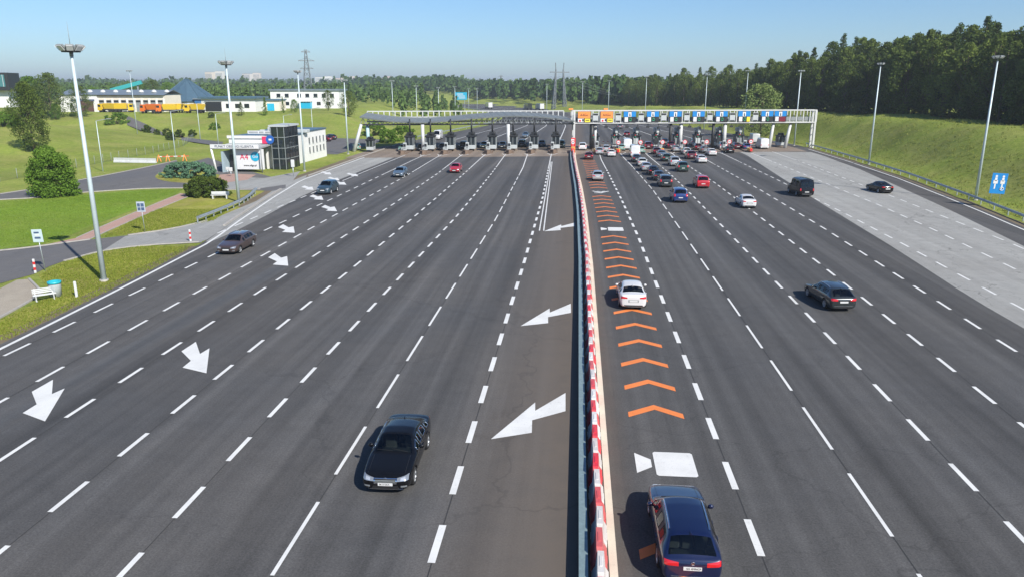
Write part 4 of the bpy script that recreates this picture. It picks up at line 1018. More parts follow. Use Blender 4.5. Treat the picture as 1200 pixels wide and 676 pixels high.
p = smooth_poly(px((232, 262), (262, 250), (290, 237), (301, 226)), 2, False)
guardrail('guardrail', 'short curved steel guardrail by the tall mast on the left', p, 1, .75, True)
guardrail('guardrail', 'steel guardrail along the motorway far beyond the booths on the left', [(lk(EL, y) - 1.5, y, 0) for y in range(196, 520, 12)], 1, .78, False, 8)

# ------------------------------------------------------------------ floodlight masts
def mast_meshes():
    head = MB()
    head.mi(1).cyl((0, 0, -.45), (0, 0, -.1), .16, .16, 8); head.mi(0).lathe([(.05, -.12), (.75, -.1), (.75, 0), (.05, .02)], 12)
    for k in range(8):
        a = 2 * math.pi * k / 8 + .2; c = Vector((math.cos(a), math.sin(a), 0))
        p = c * .70 + Vector((0, 0, .1)); q = c * 1.05 + Vector((0, 0, .48))
        head.mi(1).bar(p, q, .62, .16); head.mi(2).bar(p + c * .1 - Vector((0, 0, .09)), q + c * .1 - Vector((0, 0, .09)), .5, .04)
    h1 = head.mesh('floodlight_head', [M_DARK, M_GREY, M_SIGNW])
    rod = MB().cyl((0, 0, 0), (0, 0, 1.9), .03, .008, 5).mesh('lightning_rod', M_GREY)
    return h1, rod
HEAD, ROD = mast_meshes()
def small_head():
    h = MB()
    h.box((0, 0, -.05), (1.5, .2, .12))
    for s in (-1, 0, 1): h.box((s * .55, -.22, -.1), (.46, .42, .3), .0, .05)
    return h.mesh('floodlight_head', M_GREY)
SHEAD = small_head()
_pm = {}
def mast(base, h, label, r=.24, head='big', group='floodlight masts'):
    t = thing('floodlight_mast', label, 'light mast', base, 0, group)
    key = (round(h, 1), r)
    if key not in _pm: _pm[key] = MB().cyl((0, 0, -.6), (0, 0, h), r, r * .48, 12).mesh('pole', M_POLE)
    link('pole', _pm[key], t)
    if r > .175: link('base_plate', MB().cyl((0, 0, -.3), (0, 0, .12), r * 1.5, r * 1.5, 10).mesh('base_plate', M_CONCR), t)
    if head == 'big':
        link('floodlight_head', HEAD, t, (0, 0, h + .1), R.random() * 2, sc=.8); link('lightning_rod', ROD, t, (0, 0, h + .1))
    elif head == 'mid': link('floodlight_head', HEAD, t, (0, 0, h + .1), R.random() * 2, sc=.6)
    elif head == 'small': link('floodlight_head', SHEAD, t, (0, 0, h), R.uniform(-.5, .5))
    elif head == 'arm': link('lamp_arm', MB().bar((0, 0, h), (1.6, 0, h + .25), .1).box((1.9, 0, h + .27), (.8, .28, .14), 0, .05).mesh('lamp_arm', M_GREY), t, rz=.4)
    return t
for u, v, vt, lab, hd in ((122, 329, 62, 'tallest grey floodlight mast on the near left grass verge', 'big'), (280, 237, 77, 'floodlight mast on the left in front of the white office sign', 'big'), (357, 201, 86, 'floodlight mast in front of the office building black glass corner', 'mid'), (408, 181, 94, 'floodlight mast at the left end of the canopy', 'small'),
                      (1143, 235, 70, 'nearest right floodlight mast beside the blue information sign', 'mid'), (1018, 193, 77, 'second floodlight mast from the right along the guardrail', 'mid'), (930.5, 171, 83, 'floodlight mast behind the right end of the gantry', 'small')):
    b = G(u, v); mast(b, height_at(b.x, b.y, vt), lab, .205 if u in (122, 280) else .18, hd)
for u, vt, dep, lab in ((877, 83, 205, 'floodlight mast rising behind the blue signs near the pale willow'), (829, 88, 240, 'floodlight mast behind the middle of the blue signs'), (758, 90, 290, 'floodlight mast behind the first blue signs'), (714, 95, 330, 'floodlight mast above the right orange sign'), (683, 96, 350, 'floodlight mast above the left orange sign'), (641, 99, 380, 'thin mast left of the orange signs before the wood'),
                        (459, 95, 250, 'mast behind the left end of the canopy'), (487.5, 101, 280, 'thin mast behind the left third of the canopy'), (513.5, 103, 300, 'thin mast left of the blue motorway sign'), (533, 102, 330, 'thin mast touching the left side of the blue motorway sign'), (549, 104, 400, 'thin mast just right of the blue motorway sign'), (559, 104, 430, 'farthest thin mast right of the blue motorway sign')):
    p = D(u, vt, dep); z0 = hz(p.x, p.y); mast((p.x, p.y, z0), p.z - z0, lab, .14, 'small')
for u, v, vt, lab in ((120.7, 201, 142, 'slim lamp post on the grass slope right of the tallest mast'), (206, 186, 131, 'slim lamp post above the low white wall'), (161, 156.5, 83, 'twin lamp post on the slope before the long depot hall'), (235, 165, 122, 'slim lamp post below the cone roofed shed'), (256, 170, 134, 'slim lamp post left of the office building'), (334, 163, 136, 'slim lamp post rising behind the office roof'), (367, 162, 128, 'slim lamp post behind the right end of the office')):
    b = G(u, v); z0 = hz(b.x, b.y)
    if z0 > .2: b = G(u, v, z0)
    mast((b.x, b.y, hz(b.x, b.y)), height_at(b.x, b.y, vt) - hz(b.x, b.y), lab, .10, 'arm' if vt > 100 else 'small', 'slim lamp posts')

# ------------------------------------------------------------------ toll plaza
def islands():
    prof = [(-.95, 0), (.95, 0)]
    b = MB(); L_ = 21
    pts = [(-.95, 0), (-.95, L_), (.95, L_), (.95, 0), (.62, -1.7), (0, -2.5), (-.62, -1.7)]
    b.prism(pts, 0, .22); return b.mesh('island_base', M_KERBBR)
ISL = islands()
nose = MB(); nose.prism([(-.7, 0), (-.62, -1.3), (0, -2.1), (.62, -1.3), (.7, 0)], .22, .75); NOSE = nose.mesh('nose_block', M_KERBBR)
def nose_r():
    b = MB()
    for i in range(4): b.mi(i % 2).box((0, -2.0 + i * .55, .55), (.9 - .12 * (3 - i), .53, .66), 0, .06)
    return b.mesh('crash_cushion', [M_SIGNR, M_YEL])
NOSER = nose_r()
def booth_parts():
    P_ = []
    b = MB(); b.box((0, 0, .55), (1.5, 2.6, .66), 0, .04); P_.append(('booth_wall', b.mesh('booth_wall', M_LGREY)))
    b = MB()
    for x in (-.7, .7):
        for y in (-1.25, 0, 1.25): b.box((x, y, 1.55), (.1, .1, 1.35))
    for y in (-1.25, 1.25): b.box((0, y, 1.55), (.08, .09, 1.35))
    P_.append(('window_frame', b.mesh('window_frame', M_GREY)))
    for s in (-1, 1):
        P_.append(('window', MB().box((s * .69, 0, 1.55), (.03, 2.4, 1.33)).mesh('window', M_GLASSB)))
        P_.append(('window', MB().box((0, s * 1.24, 1.55), (1.3, .03, 1.33)).mesh('window', M_GLASSB)))
    P_.append(('roof', MB().box((0, 0, 2.36), (1.75, 2.95, .24), 0, .06).mesh('roof', M_DARK)))
    b = MB(); b.box((0, .2, 2.72), (1.1, 1.0, .5), 0, .05); b.box((-.3, -.9, 2.66), (.4, .4, .4)); b.cyl((.35, -.8, 2.45), (.35, -.8, 3.1), .12); P_.append(('roof_unit', b.mesh('roof_unit', M_DARK)))
    return P_
BOOTH = booth_parts()
HANG = MB().cyl((0, 0, 2.9), (0, 0, 5.9), .16, .13, 8).mesh('cable_duct', M_DARK)
def machine():
    b = MB(); b.mi(0).box((0, 0, 1.0), (.7, .6, 1.6), 0, .05); b.mi(1).box((0, -.31, 1.25), (.5, .03, .6)); b.mi(2).box((0, -.32, .7), (.4, .03, .25)); return b.mesh('ticket_machine', [M_LGREY, M_DARK, M_GREY])
MACH = machine()
def signal():
    b = MB(); b.mi(0).cyl((0, 0, .22), (0, 0, 2.6), .05); b.mi(0).box((0, 0, 2.9), (.34, .2, .8), 0, .03)
    b.mi(1).cyl((0, -.11, 3.1), (0, -.14, 3.1), .11, n=10); b.mi(2).cyl((0, -.11, 2.75), (0, -.14, 2.75), .11, n=10); return b.mesh('signal_post', [M_DARK, M_SIGNR, M_GRN])
SIGP = signal()
ARM = MB(); ARM.mi(0).box((0, 0, .75), (.4, .4, 1.05), 0, .04)
for k in range(6): ARM.mi(1 + k % 2).bar((.2 + k * .5, 0, 1.05), (.7 + k * .5, 0, 1.05), .09)
ARMM = ARM.mesh('barrier_arm', [M_YEL, M_SIGNR, M_SIGNW])
LISL = [-5.4, -10.1, -14.7, -19.2, -23.7, -28.2, -32.5, -36.9]
RISL = [4.0, 8.7, 13.4, 18.1, 22.9, 27.6, 32.5, 37.2]
ordn = ['first', 'second', 'third', 'fourth', 'fifth', 'sixth', 'seventh', 'eighth']
def toll_booth(x, dy, label, group):
    t = thing('toll_booth', label, 'toll booth', (x, TL(x) + dy, .22), ROT * .3, group)
    for n, me in BOOTH: link(n, me, t)
    return t
for k, x in enumerate(LISL):
    t = thing('toll_island', f'{ordn[k]} concrete toll island left of the median', 'traffic island', (x + .3, TL(x) - 6.5, .01), .05, 'left toll islands')
    link('island_base', ISL, t); link('nose_block', NOSE, t)
    for dy in (1.2, 2.6): link('bollard', MB().cyl((0, 0, .2), (0, 0, 1.2), .12, n=8).mesh('bollard', M_GREY), t, (-.4, dy, 0))
    bt_ = toll_booth(x + .6, 0, f'grey glazed booth on the {ordn[k]} island left of the median', 'left toll booths')
    bt_.scale = (1.2, 1.2, 1.28); link('cable_duct', HANG, bt_, sc=(1, 1, .78), loc=(0, 0, .6))
    s = thing('ticket_machine', f'ticket machine ahead of the booth, {ordn[k]} island left of the median', 'machine', (x, TL(x) - 2.6, .22), 0, 'left ticket machines'); link('cabinet', MACH, s)
for k, x in enumerate(RISL):
    t = thing('toll_island', f'{ordn[k]} concrete toll island right of the median', 'traffic island', (x, TL(x) - 7.5, .01), -.03, 'right toll islands')
    link('island_base', ISL, t); link('crash_cushion', NOSER, t)
    bt_ = toll_booth(x, 4.5, f'grey glazed booth on the {ordn[k]} island right of the median', 'right toll booths')
    link('equipment_column', MB().box((0, -.6, 3.0), (.5, .5, 2.2), 0, .04).mesh('equipment_column', M_LGREY if k % 2 else M_GREY), bt_)
    bt_.scale = (1.15, 1.15, 1.12)
    link('camera_box', MB().box((0, .3, 3.45), (1.2, 1.1, .8), 0, .06).box((0, -1.0, 3.1), (.5, .6, .4), 0, .05).mesh('camera_box', M_LGREY if k % 3 else M_WPAINT), bt_); link('warning_panel', MB().box((-.2, -1.5, 1.3), (.9, .06, 1.1)).box((.5, -1.55, .6), (.4, .06, .6)).mesh('warning_panel', [M_DARK, M_GREY, M_LGREY][k % 3]), bt_)
    s = thing('ticket_machine', f'ticket machine on the {ordn[k]} island right of the median', 'machine', (x + .3, TL(x) - 1.2, .22), 0, 'right ticket machines'); link('cabinet', MACH, s)
    s = thing('signal_post', f'red and green lane signal on the {ordn[k]} island right of the median', 'traffic light', (x - .45, TL(x) + 1.2, .0), 0, 'lane signals'); link('signal', SIGP, s)
    s = thing('barrier_arm', f'red and white lane barrier arm at the {ordn[k]} island right of the median', 'barrier', (x + .6, TL(x) + 8.2, .2), 0, 'lane barrier arms'); link('arm', ARMM, s)
t = toll_booth(-44.6, -.5, 'grey booth with pale equipment at the far left end under the canopy', 'left toll booths')
t = toll_booth(gx(914.5, 5, 1.5), 5, 'grey booth between the two leaning white posts on the right', 'right toll booths')
# median head: crash cushion with warning stripes and orange box
t = thing('crash_cushion', 'yellow and red striped crash cushion at the head of the median', 'crash cushion', (-.9, TL(0) - 6, 0))
b = MB()
for i in range(7): b.mi(i % 2).box((0, i * .9 - 3, .55), (.75 + .03 * i, .86, 1.05), 0, .08)
b.build('cushion_body', [M_SIGNR, M_YEL], t)
b = MB(); b.mi(0).box((0, 3.9, 1.6), (1.0, .6, 2.4), 0, .08); b.mi(1).box((-.1, 3.55, 2.2), (.7, .06, .7)); b.build('marker_cabinet', [M_SIGNR, M_SIGNW], t)
# round white signs with red rims at the island heads
def round_sign():
    b = MB(); b.mi(0).cyl((0, 0, .2), (0, 0, 2.5), .04, n=6)
    b.mi(1).cyl((0, -.06, 2.25), (0, -.03, 2.25), .47, n=20); b.mi(2).cyl((0, -.075, 2.25), (0, -.055, 2.25), .35, n=20); b.mi(3).box((0, -.08, 2.25), (.5, .012, .09)); return b
rs = round_sign(); RS = [MB().cyl((0, 0, .2), (0, 0, 2.5), .04, n=6).mesh('post', M_GALV), MB().cyl((0, -.06, 2.25), (0, -.03, 2.25), .47, n=20).mesh('sign_rim', M_SIGNR), MB().cyl((0, -.075, 2.25), (0, -.055, 2.25), .34, n=20).mesh('sign_face', M_SIGNW), MB().box((0, -.08, 2.25), (.46, .012, .09)).mesh('bar_mark', M_DARK)]
for k, x in enumerate([-.9] + RISL[1:]):
    s = thing('round_sign', ('round white sign with red rim on the median head' if k == 0 else f'round white sign with red rim on the {ordn[k]} island right of the median'), 'road sign', (x, TL(x) - 8.6, 0), 0, 'round stop signs')
    for me in RS: link(me.name, me, s)
# gantry over the right lanes
GZ0, GZ1 = 5.75, 8.45
gt = thing('sign_gantry', 'long white lattice gantry carrying the lane signs', 'gantry', (0, TL(0) + 2.5, 0), ROT)
cr = math.cos(ROT)
def lx(x): return x / cr                     # world x -> distance along the gantry
a0, a1 = lx(-1.4), lx(54.2)
b = MB()
for y in (-.75, .75):
    for z in (GZ0, GZ1): b.box(((a0 + a1) / 2, y, z), (a1 - a0, .22, .24))
b.build('chord', M_WPAINT, gt)
vm = MB(); vm.box((0, -.75, (GZ0 + GZ1) / 2), (.2, .16, GZ1 - GZ0 - .25)); vm.box((0, .75, (GZ0 + GZ1) / 2), (.16, .16, GZ1 - GZ0 - .25)); vm.box((0, 0, GZ0), (.12, 1.3, .12)); vm.box((0, 0, GZ1), (.12, 1.3, .12)); VM = vm.mesh('upright', M_WPAINT)
n = 36
for i in range(n + 1): link('upright', VM, gt, (a0 + (a1 - a0) * i / n, 0, 0))
b = MB(); b.box(((a0 + a1) / 2, 0, GZ0 - .2), (a1 - a0 - .6, .9, .14)); b.build('cable_tray', M_DARK, gt)
b = MB(); b.box(((a0 + a1) / 2, .55, GZ0 + .75), (a1 - a0 - .6, .05, .9)); b.build('walkway_screen', M_GREY, gt)
for x in (lx(-.9), lx(54.0)):
    for y in (-.7, .7): link('leg', MB().box((0, 0, GZ1 / 2), (.42, .34, GZ1 + .1)).mesh('leg', M_WPAINT), gt, (x, y, 0))
    for z in (1.5, 3, 4.5): link('brace', MB().box((0, 0, z), (.12, 1.2, .12)).mesh('brace', M_WPAINT), gt, (x, 0, 0))
for u, m_, r_ in ((785.5, M_DARK, .34), (797.5, M_WPAINT, .42), (835.5, M_DARK, .34), (849, M_WPAINT, .42), (693.5, M_DARK, .5), (697.5, M_WPAINT, .3)):
    x = gx(u, 2.5, 3.0); link('column', MB().cyl((0, 0, 0), (0, 0, GZ0), r_, n=12).mesh('column', m_), gt, (lx(x), 0, 0))
for k, x in enumerate(RISL):
    link('hanging_signal', MB().cyl((0, 0, -.9), (0, 0, 0), .05, n=6).box((0, -.1, -1.0), (.5, .25, .5), 0, .04).mesh('hanging_signal', M_DARK), gt, (lx(x), -.3, GZ0 - .15)); link('hanging_signal', MB().cyl((0, 0, -.6), (0, 0, 0), .05, n=6).box((0, -.1, -.7), (.8, .2, .4), 0, .04).mesh('hanging_signal', M_DARK), gt, (lx(x + 2.3), -.3, GZ0 - .15))
for (u0, v0), (u1, v1) in (((900, 164), (906.8, 145)), ((918.5, 168), (927, 144))):
    x0, x1 = gx(u0, 2.5, .3), gx(u1, 2.5, GZ0)
    b = MB(); b.cyl((lx(x0), -.6, 0), (lx(x1), 0, GZ0), .42, .3, 12); b.build('leaning_column', M_WPAINT, gt)
def board(u, label, kind):
    x = gx(u, 1.5, 7.1); t = thing('lane_sign', label, 'lane sign', (x, TL(x) + 2.5 - 1.02, 0), ROT, 'overhead lane signs')
    W_, H_ = 2.75, 2.3; zc = 7.12
    def pnl(name, x0, x1, z0, z1, m, y=0.0): return MB().box(((x0 + x1) / 2 * W_, y, zc + (z0 + z1) / 2 * H_), ((x1 - x0) * W_, .05, (z1 - z0) * H_)).build(name, m, t)
    MB().box((0, .06, zc), (W_ + .12, .1, H_ + .12)).build('frame', M_DARK, t)
    if kind == 'o':
        pnl('panel', -.5, .5, -.12, .5, M_ORS); pnl('panel', -.5, -.02, -.5, -.16, M_SIGNW); pnl('panel', .06, .5, -.5, -.16, M_YEL)
        link('lettering', text_mesh('A4Go', .74, M_DARK, .02), t, (0, -.04, zc + .40), rot=(PI / 2, 0, 0))
        MB().mi(0).box((-.9, -.04, zc - .82), (.4, .03, .4)).mi(1).box((-.25, -.04, zc - .72), (.34, .03, .5)).build('pictogram', [M_SIGNR, M_DARK], t)
        b = MB(); b.box((.75, -.04, zc - .72), (.8, .03, .16)); b.build('pictogram_bar', M_DARK, t)
    else:
        pnl('panel', -.5, -.14, 0, .5, M_BLUE); pnl('panel', .14, .5, 0, .5, M_BLUE); pnl('panel', -.13, .13, .0, .44, M_SIGNW, -.01)
        b = MB(); b.cyl((0, -.05, zc + .72), (0, -.07, zc + .72), .09, n=8); b.box((0, -.06, zc + .38), (.2, .03, .44)); b.box((.08, -.06, zc + .2), (.16, .03, .2)); b.build('pictogram', M_DARK, t)
        pnl('panel', -.42, -.14, -.48, -.04, M_SIGNW, -.01)
        if kind == 'r': pnl('panel', -.1, .45, -.5, -.04, mat('lamp_red_dark', (.16, .015, .03), .4))
        else:
            pnl('panel', -.10, .2, -.5, -.04, M_DARK)
            b = MB(); b.tube([(.14 + math.cos(a) * .28, -.06, zc - .62 + math.sin(a) * .3) for a in [i * PI / 5 for i in range(10)]], .07, 5, True); b.build('lane_lamp', M_GRN, t)
            pnl('panel', .24, .5, -.5, -.04, M_YEL if kind == 'y' else M_DARK)
board(684.5, 'left of the two orange lane signs on the gantry', 'o'); board(711, 'right of the two orange lane signs on the gantry', 'o')
for k, u in enumerate((738, 765, 791.5, 818.5, 845.5, 872, 899, 914.5)): board(u, f'{ordn[k]} blue lane sign on the gantry, counted from the orange signs', 'y' if k == 5 else 'r' if k == 7 else 'b')
for k, u in enumerate((698, 724.5, 751.5, 778, 805, 832, 858.5, 885.5)):
    x = gx(u, 1.5, 7.1); t = thing('message_box', f'{ordn[k]} grey message box between lane signs, counted from the left orange sign', 'sign', (x, TL(x) + 2.5 - 1.02, 0), ROT, 'grey message boxes on the gantry')
    MB().box((0, .05, 7.0), (1.25, .12, 1.9), 0, .03).build('housing', M_LGREY, t); MB().box((0, -.03, 7.66), (1.1, .03, .38)).build('top_slot', M_DARK, t); MB().box((0, -.03, 6.2), (1.0, .03, .22)).build('bottom_slot', M_DARK, t)
for u, v in ((669, 129), (710, 129)):
    x = gx(u, 1.5, 9); t = thing('warning_lamp', ('small orange warning lamp at the left end of the gantry' if u < 700 else 'small orange warning lamp above the right orange sign'), 'lamp', (x, TL(x) + 2.2, GZ1 + .12), ROT, 'warning lamps'); MB().box((0, 0, .2), (1.0, .2, .4), 0, .04).build('housing', M_ORS, t)
# canopy over the left lanes
CX = [(422, 137), (445, 140.5), (470, 143), (500, 143.6), (530, 141.3), (560, 138.2), (590, 136.2), (612, 135.8), (640, 137.3), (660, 140), (674, 141.8)]
cp = thing('toll_canopy', 'wave shaped grey canopy roof on white columns over the left lanes', 'canopy', (0, TL(0), 0), ROT)
rk = []
for u, v in CX:
    x = gx(u, .5, 7); rk.append((x, height_at(x, TL(x) + .5, v)))
def roofz(x): return lk(rk, x)
nxs = 60; x0, x1 = rk[0][0], rk[-1][0]
zs_ = [roofz(x0 + (x1 - x0) * i / nxs) for i in range(nxs + 1)]
for _ in range(4): zs_ = [zs_[0]] + [(zs_[i - 1] + 2 * zs_[i] + zs_[i + 1]) / 4 for i in range(1, nxs)] + [zs_[-1]]
b = MB(); vv = []
for i in range(nxs + 1):
    X_ = lx(x0 + (x1 - x0) * i / nxs)
    vv += [(X_, .5, zs_[i] - .28), (X_, .45, zs_[i]), (X_, 16.3, zs_[i] + .3), (X_, 16.3, zs_[i])]
b.add(vv, [(i * 4 + k, (i + 1) * 4 + k, (i + 1) * 4 + (k + 1) % 4, i * 4 + (k + 1) % 4) for i in range(nxs) for k in range(4)] + [(0, 1, 2, 3), (nxs * 4 + 3, nxs * 4 + 2, nxs * 4 + 1, nxs * 4)], sm=False)
ro = b.build('roof', mat('canopy_sheet', (.175, .195, .195), .6, .15, .15, .5, dirt=((.08, .09, .09), .5, .4)), cp); fix_normals(ro.data)
for i in range(1, nxs): 
    if i % 2: link('roof_seam', MB().bar((0, .6, 0), (0, 16.2, .29), .06).mesh('roof_seam', M_GREY), ro, (lx(x0 + (x1 - x0) * i / nxs), 0, zs_[i] + .02))
for yy in (1.2, 15.8):
    b = MB(); b.box((lx((x0 + x1) / 2), yy, GZ0 - .1), (lx(x1 - x0), .3, .3)); b.build('lower_chord', M_DARK if yy < 5 else M_GREY, cp)
for i in range(0, 40):
    xa, xb = x0 + (x1 - x0) * i / 40, x0 + (x1 - x0) * (i + .5) / 40; xc = x0 + (x1 - x0) * (i + 1) / 40
    b = MB(); b.bar((lx(xa), 1.2, GZ0), (lx(xb), 1.2, roofz(xb) - .3), .13); b.bar((lx(xb), 1.2, roofz(xb) - .3), (lx(xc), 1.2, GZ0), .13); b.build('lattice', M_GREY, cp)
b = MB(); b.box((lx((x0 + x1) / 2), 16.9, 7.95), (lx(x1 - x0), .2, .22)); b.box((lx((x0 + x1) / 2), 16.9, 6.6), (lx(x1 - x0), .2, .2))
b.build('rear_frame_chord', M_WPAINT, cp)
for i in range(37): link('rear_frame_post', MB().box((0, 16.9, 7.0), (.22, .2, 1.75)).mesh('rear_frame_post', M_WPAINT), cp, (lx(x0 + (x1 - x0) * i / 36), 0, 0))
for u in (497, 595.5, 671.5):
    x = gx(u, 1.2, 3); link('column', MB().cyl((0, 0, 0), (0, 0, GZ0), .36, n=14).mesh('column', M_WPAINT), cp, (lx(x), 1.2 - 2.6, 0)) if u < 600 else None
x = gx(433, 2, 3); link('column', MB().cyl((0, 0, 0), (0, 0, GZ0), .38, n=14).mesh('column', mat('pale_blue_steel', (.36, .52, .56), .5)), cp, (lx(x), 2, 0))
xa, xb = gx(416.5, 1.2, 0), gx(424.5, 1.2, GZ0); b = MB(); b.cyl((lx(xa), .4, 0), (lx(xb), 1.0, GZ0), .45, .3, 12); b.build('leaning_column', M_WPAINT, cp)

# ------------------------------------------------------------------ road furniture on the left and right
def sign_post(u, v, label, w_, h_, zb, face, marks, lean=0.0, rz=0.0, n=1, cat='road sign'):
    p = G(u, v); t = thing('road_sign', label, cat, (p.x, p.y, 0), rz); t.rotation_euler = (0, lean, rz)
    for k in range(n): MB().cyl(((k - (n - 1) / 2) * w_ * .55, 0, -.1), ((k - (n - 1) / 2) * w_ * .55, 0, zb + h_ * .9), .035, n=8).build('post', M_GALV, t)
    MB().box((0, -.06, zb + h_ / 2), (w_, .03, h_), 0, .01).build('sign_plate', face, t)
    for m_, x0, x1, z0, z1 in marks: MB().box(((x0 + x1) / 2 * w_, -.085, zb + (z0 + z1) / 2 * h_), ((x1 - x0) * w_, .012, (z1 - z0) * h_), 0, .005).build('sign_mark', m_, t)
    return t
M_SB = mat('sign_slate', (.07, .11, .20), .4)
sign_post(53, 317, 'pale square sign on a pole by the slip road', .85, 1.0, 2.25, mat('sign_pale', (.50, .60, .62), .4), [(M_SB, -.28, .22, .70, .82), (M_SB, -.28, .3, .28, .42), (M_SIGNW, -.2, .2, .48, .62)], -.05)
sign_post(170, 272, 'blue and white parking sign on a pole beside the brick path', .85, 1.0, 2.0, mat('sign_palegrey', (.45, .50, .56), .4), [(M_SB, -.40, -.06, .52, .84), (M_SB, .02, .40, .52, .84), (M_SB, -.40, -.06, .14, .44), (M_SB, .02, .40, .14, .44)], -.03)
pp = G(1165, 241); pz = max(0, hz(pp.x + 2, pp.y))
t = sign_post(1164, 243, 'blue information sign with two white figures beside the right guardrail', 2.2, 3.0, 2.0, M_BLUE, [], .05, 0, 2)
for x in (-.5, .5):
    b = MB(); b.cyl((x, -.08, 4.55), (x, -.1, 4.55), .17, n=12); b.box((x, -.09, 4.1), (.34, .02, .5), 0, .005); b.box((x, -.09, 3.72), (.62, .02, .5), 0, .005); b.box((x, -.09, 3.1), (.2, .02, .8), 0, .005); b.build('figure_mark', M_SIGNW, t)
b = MB(); b.tube([(.55 + math.cos(a) * .28, -.1, 2.75 + math.sin(a) * .22) for a in [i * PI / 6 for i in range(12)]], .06, 5, True); b.build('ring_mark', M_SIGNW, t); t.scale = (.80, .80, .80)
def delineator(u, v, label, stripes):
    p = G(u, v); t = thing('bollard', label, 'bollard', (p.x, p.y, 0), 0, 'roadside marker posts'); h = 1.1
    for k in range(5): MB().box((0, 0, h * (k + .5) / 5), (.15, .1, h / 5 - .002), 0, .01).build('post_segment', (M_SIGNR if (k % 2 and stripes) else M_SIGNW), t)
delineator(41.5, 320, 'red and white marker post by the slip road corner', True); delineator(223.5, 283, 'red and white marker post at the tip of the verge', True); delineator(90, 348, 'white marker post between bench and mast', False)
# bench and litter bin
p = G(53, 351); t = thing('bench', 'white park bench by the paved pad on the left verge', 'bench', (p.x, p.y, 0), .75); t.scale = (.8, .8, .8)
for k in range(4): MB().box((0, -.22 + k * .14, .46), (1.7, .11, .04), 0, .01).build('seat_slat', M_WPAINT, t)
for k in range(3): MB().box((0, .28 + k * .03, .62 + k * .14), (1.7, .04, .11), 0, .01).build('back_slat', M_WPAINT, t)
for s in (-.65, .65): MB().box((s, 0, .22), (.08, .55, .44), 0, .02).bar((s, .24, .42), (s, .36, .98), .06).box((s, 0, .02), (.12, .75, .05)).build('leg', M_WPAINT, t)
p = G(66, 347); t = thing('litter_bin', 'grey litter bin with turquoise rim beside the bench', 'bin', (p.x, p.y, 0))
MB().lathe([(.001, 0), (.36, 0), (.40, .9)], 20).build('drum', M_LGREY, t); MB().lathe([(.40, .9), (.43, .9), (.43, 1.06), (.33, 1.06), (.3, .96), (.001, .94)], 20).build('rim', mat('turquoise', (.02, .36, .42), .4), t)
# low white wall and works barrier across the service road
p, q = G(134, 190.5), G(183, 191.5); d = (q - p); t = thing('concrete_barrier', 'low white concrete barrier at the service road', 'barrier', p, math.atan2(d.y, d.x))
n = 5
for k in range(n):
    L_ = d.length / n; b = MB(); prof = [(-.3, 0), (-.26, .2), (-.12, .45), (-.1, .85), (.1, .85), (.12, .45), (.26, .2), (.3, 0)]
    b.add([(x_, y_, z_) for x_ in (k * L_ + .02, (k + 1) * L_ - .02) for y_, z_ in prof], [(i, i + 1, 8 + i + 1, 8 + i) for i in range(7)] + [tuple(range(8)), tuple(range(15, 7, -1))]); fix_normals(b.build('wall_unit', M_WPAINT, t).data)
p, q = G(186, 190), G(222, 189); d = q - p; t = thing('boom_barrier', 'red and white boom barrier with orange supports', 'barrier', p, math.atan2(d.y, d.x))
for k in range(8): MB().box(((k + .5) * d.length / 8, 0, .95), (d.length / 8 - .01, .07, .12)).build('boom_section', M_SIGNR if k % 2 else M_SIGNW, t)
for x in (.1, d.length * .3, d.length * .85): MB().bar((x - .35, 0, 0), (x, 0, 1.3), .12).bar((x + .35, 0, 0), (x, 0, 1.3), .12).build('support', M_ORS, t)
# chain link fence along the foot of the left slope
pts = [G(u, v) for u, v in ((-30, 218), (0, 213), (40, 206), (90, 197), (140, 187), (180, 180), (215, 172), (228, 164))]
fence = thing('wire_fence', 'thin wire mesh fence along the foot of the left grass slope', 'fence', pts[0])
fm = bpy.data.materials.new('wire_mesh'); fm.use_nodes = True; N, L = nodes(fm)
tp_ = N.new('ShaderNodeBsdfTransparent'); mx = N.new('ShaderNodeMixShader'); mx.inputs[0].default_value = .16; N['Principled BSDF'].inputs['Base Color'].default_value = (.06, .09, .05, 1); L.new(tp_.outputs[0], mx.inputs[1]); L.new(N['Principled BSDF'].outputs[0], mx.inputs[2]); L.new(mx.outputs[0], N['Material Output'].inputs['Surface'])
pm = MB().cyl((0, 0, -.4), (0, 0, 1.6), .04, n=6).mesh('post', M_GREY)
for p, q in zip(pts, pts[1:]):
    n = max(1, round((q - p).length / 3.2))
    for k in range(n):
        a = p.lerp(q, k / n); c = p.lerp(q, (k + 1) / n); za_, zc_ = hz(a.x, a.y), hz(c.x, c.y)
        link('post', pm, fence, (a.x - pts[0].x, a.y - pts[0].y, za_)); A, C_ = a - pts[0], c - pts[0]
        MB().add([(A.x, A.y, za_ + .05), (C_.x, C_.y, zc_ + .05), (C_.x, C_.y, zc_ + 1.5), (A.x, A.y, za_ + 1.5)], [(0, 1, 2, 3)]).build('mesh_panel', fm, fence)
# white post sign before the office, small posts
for u, v, lab, h in ((344, 207, 'white slim information pillar before the black glass corner', 2.6), (271, 207, 'white equipment post beside the office canopy', 1.4), (267, 204, 'short white cabinet at the office entrance', 1.1)):
    p = G(u, v); t = thing('information_pillar', lab, 'sign', (p.x, p.y, 0), .2)
    MB().cyl((0, 0, 0), (0, 0, h * .6), .06, n=8).build('post', M_GALV, t); MB().box((0, 0, h * .78), (.55, .16, h * .45), 0, .04).build('panel', M_WPAINT, t)
p = G(258, 233); t = thing('white_bench', 'small white bench before the dark round bush', 'bench', (p.x, p.y, 0), .2); MB().box((0, 0, .45), (2.2, .5, .08), 0, .02).build('seat', M_WPAINT, t)
for s in (-.85, .85): MB().box((s, 0, .2), (.15, .45, .42)).build('leg', M_WPAINT, t)
MB().box((0, .26, .7), (2.2, .06, .35), 0, .02).build('backrest', M_WPAINT, t)
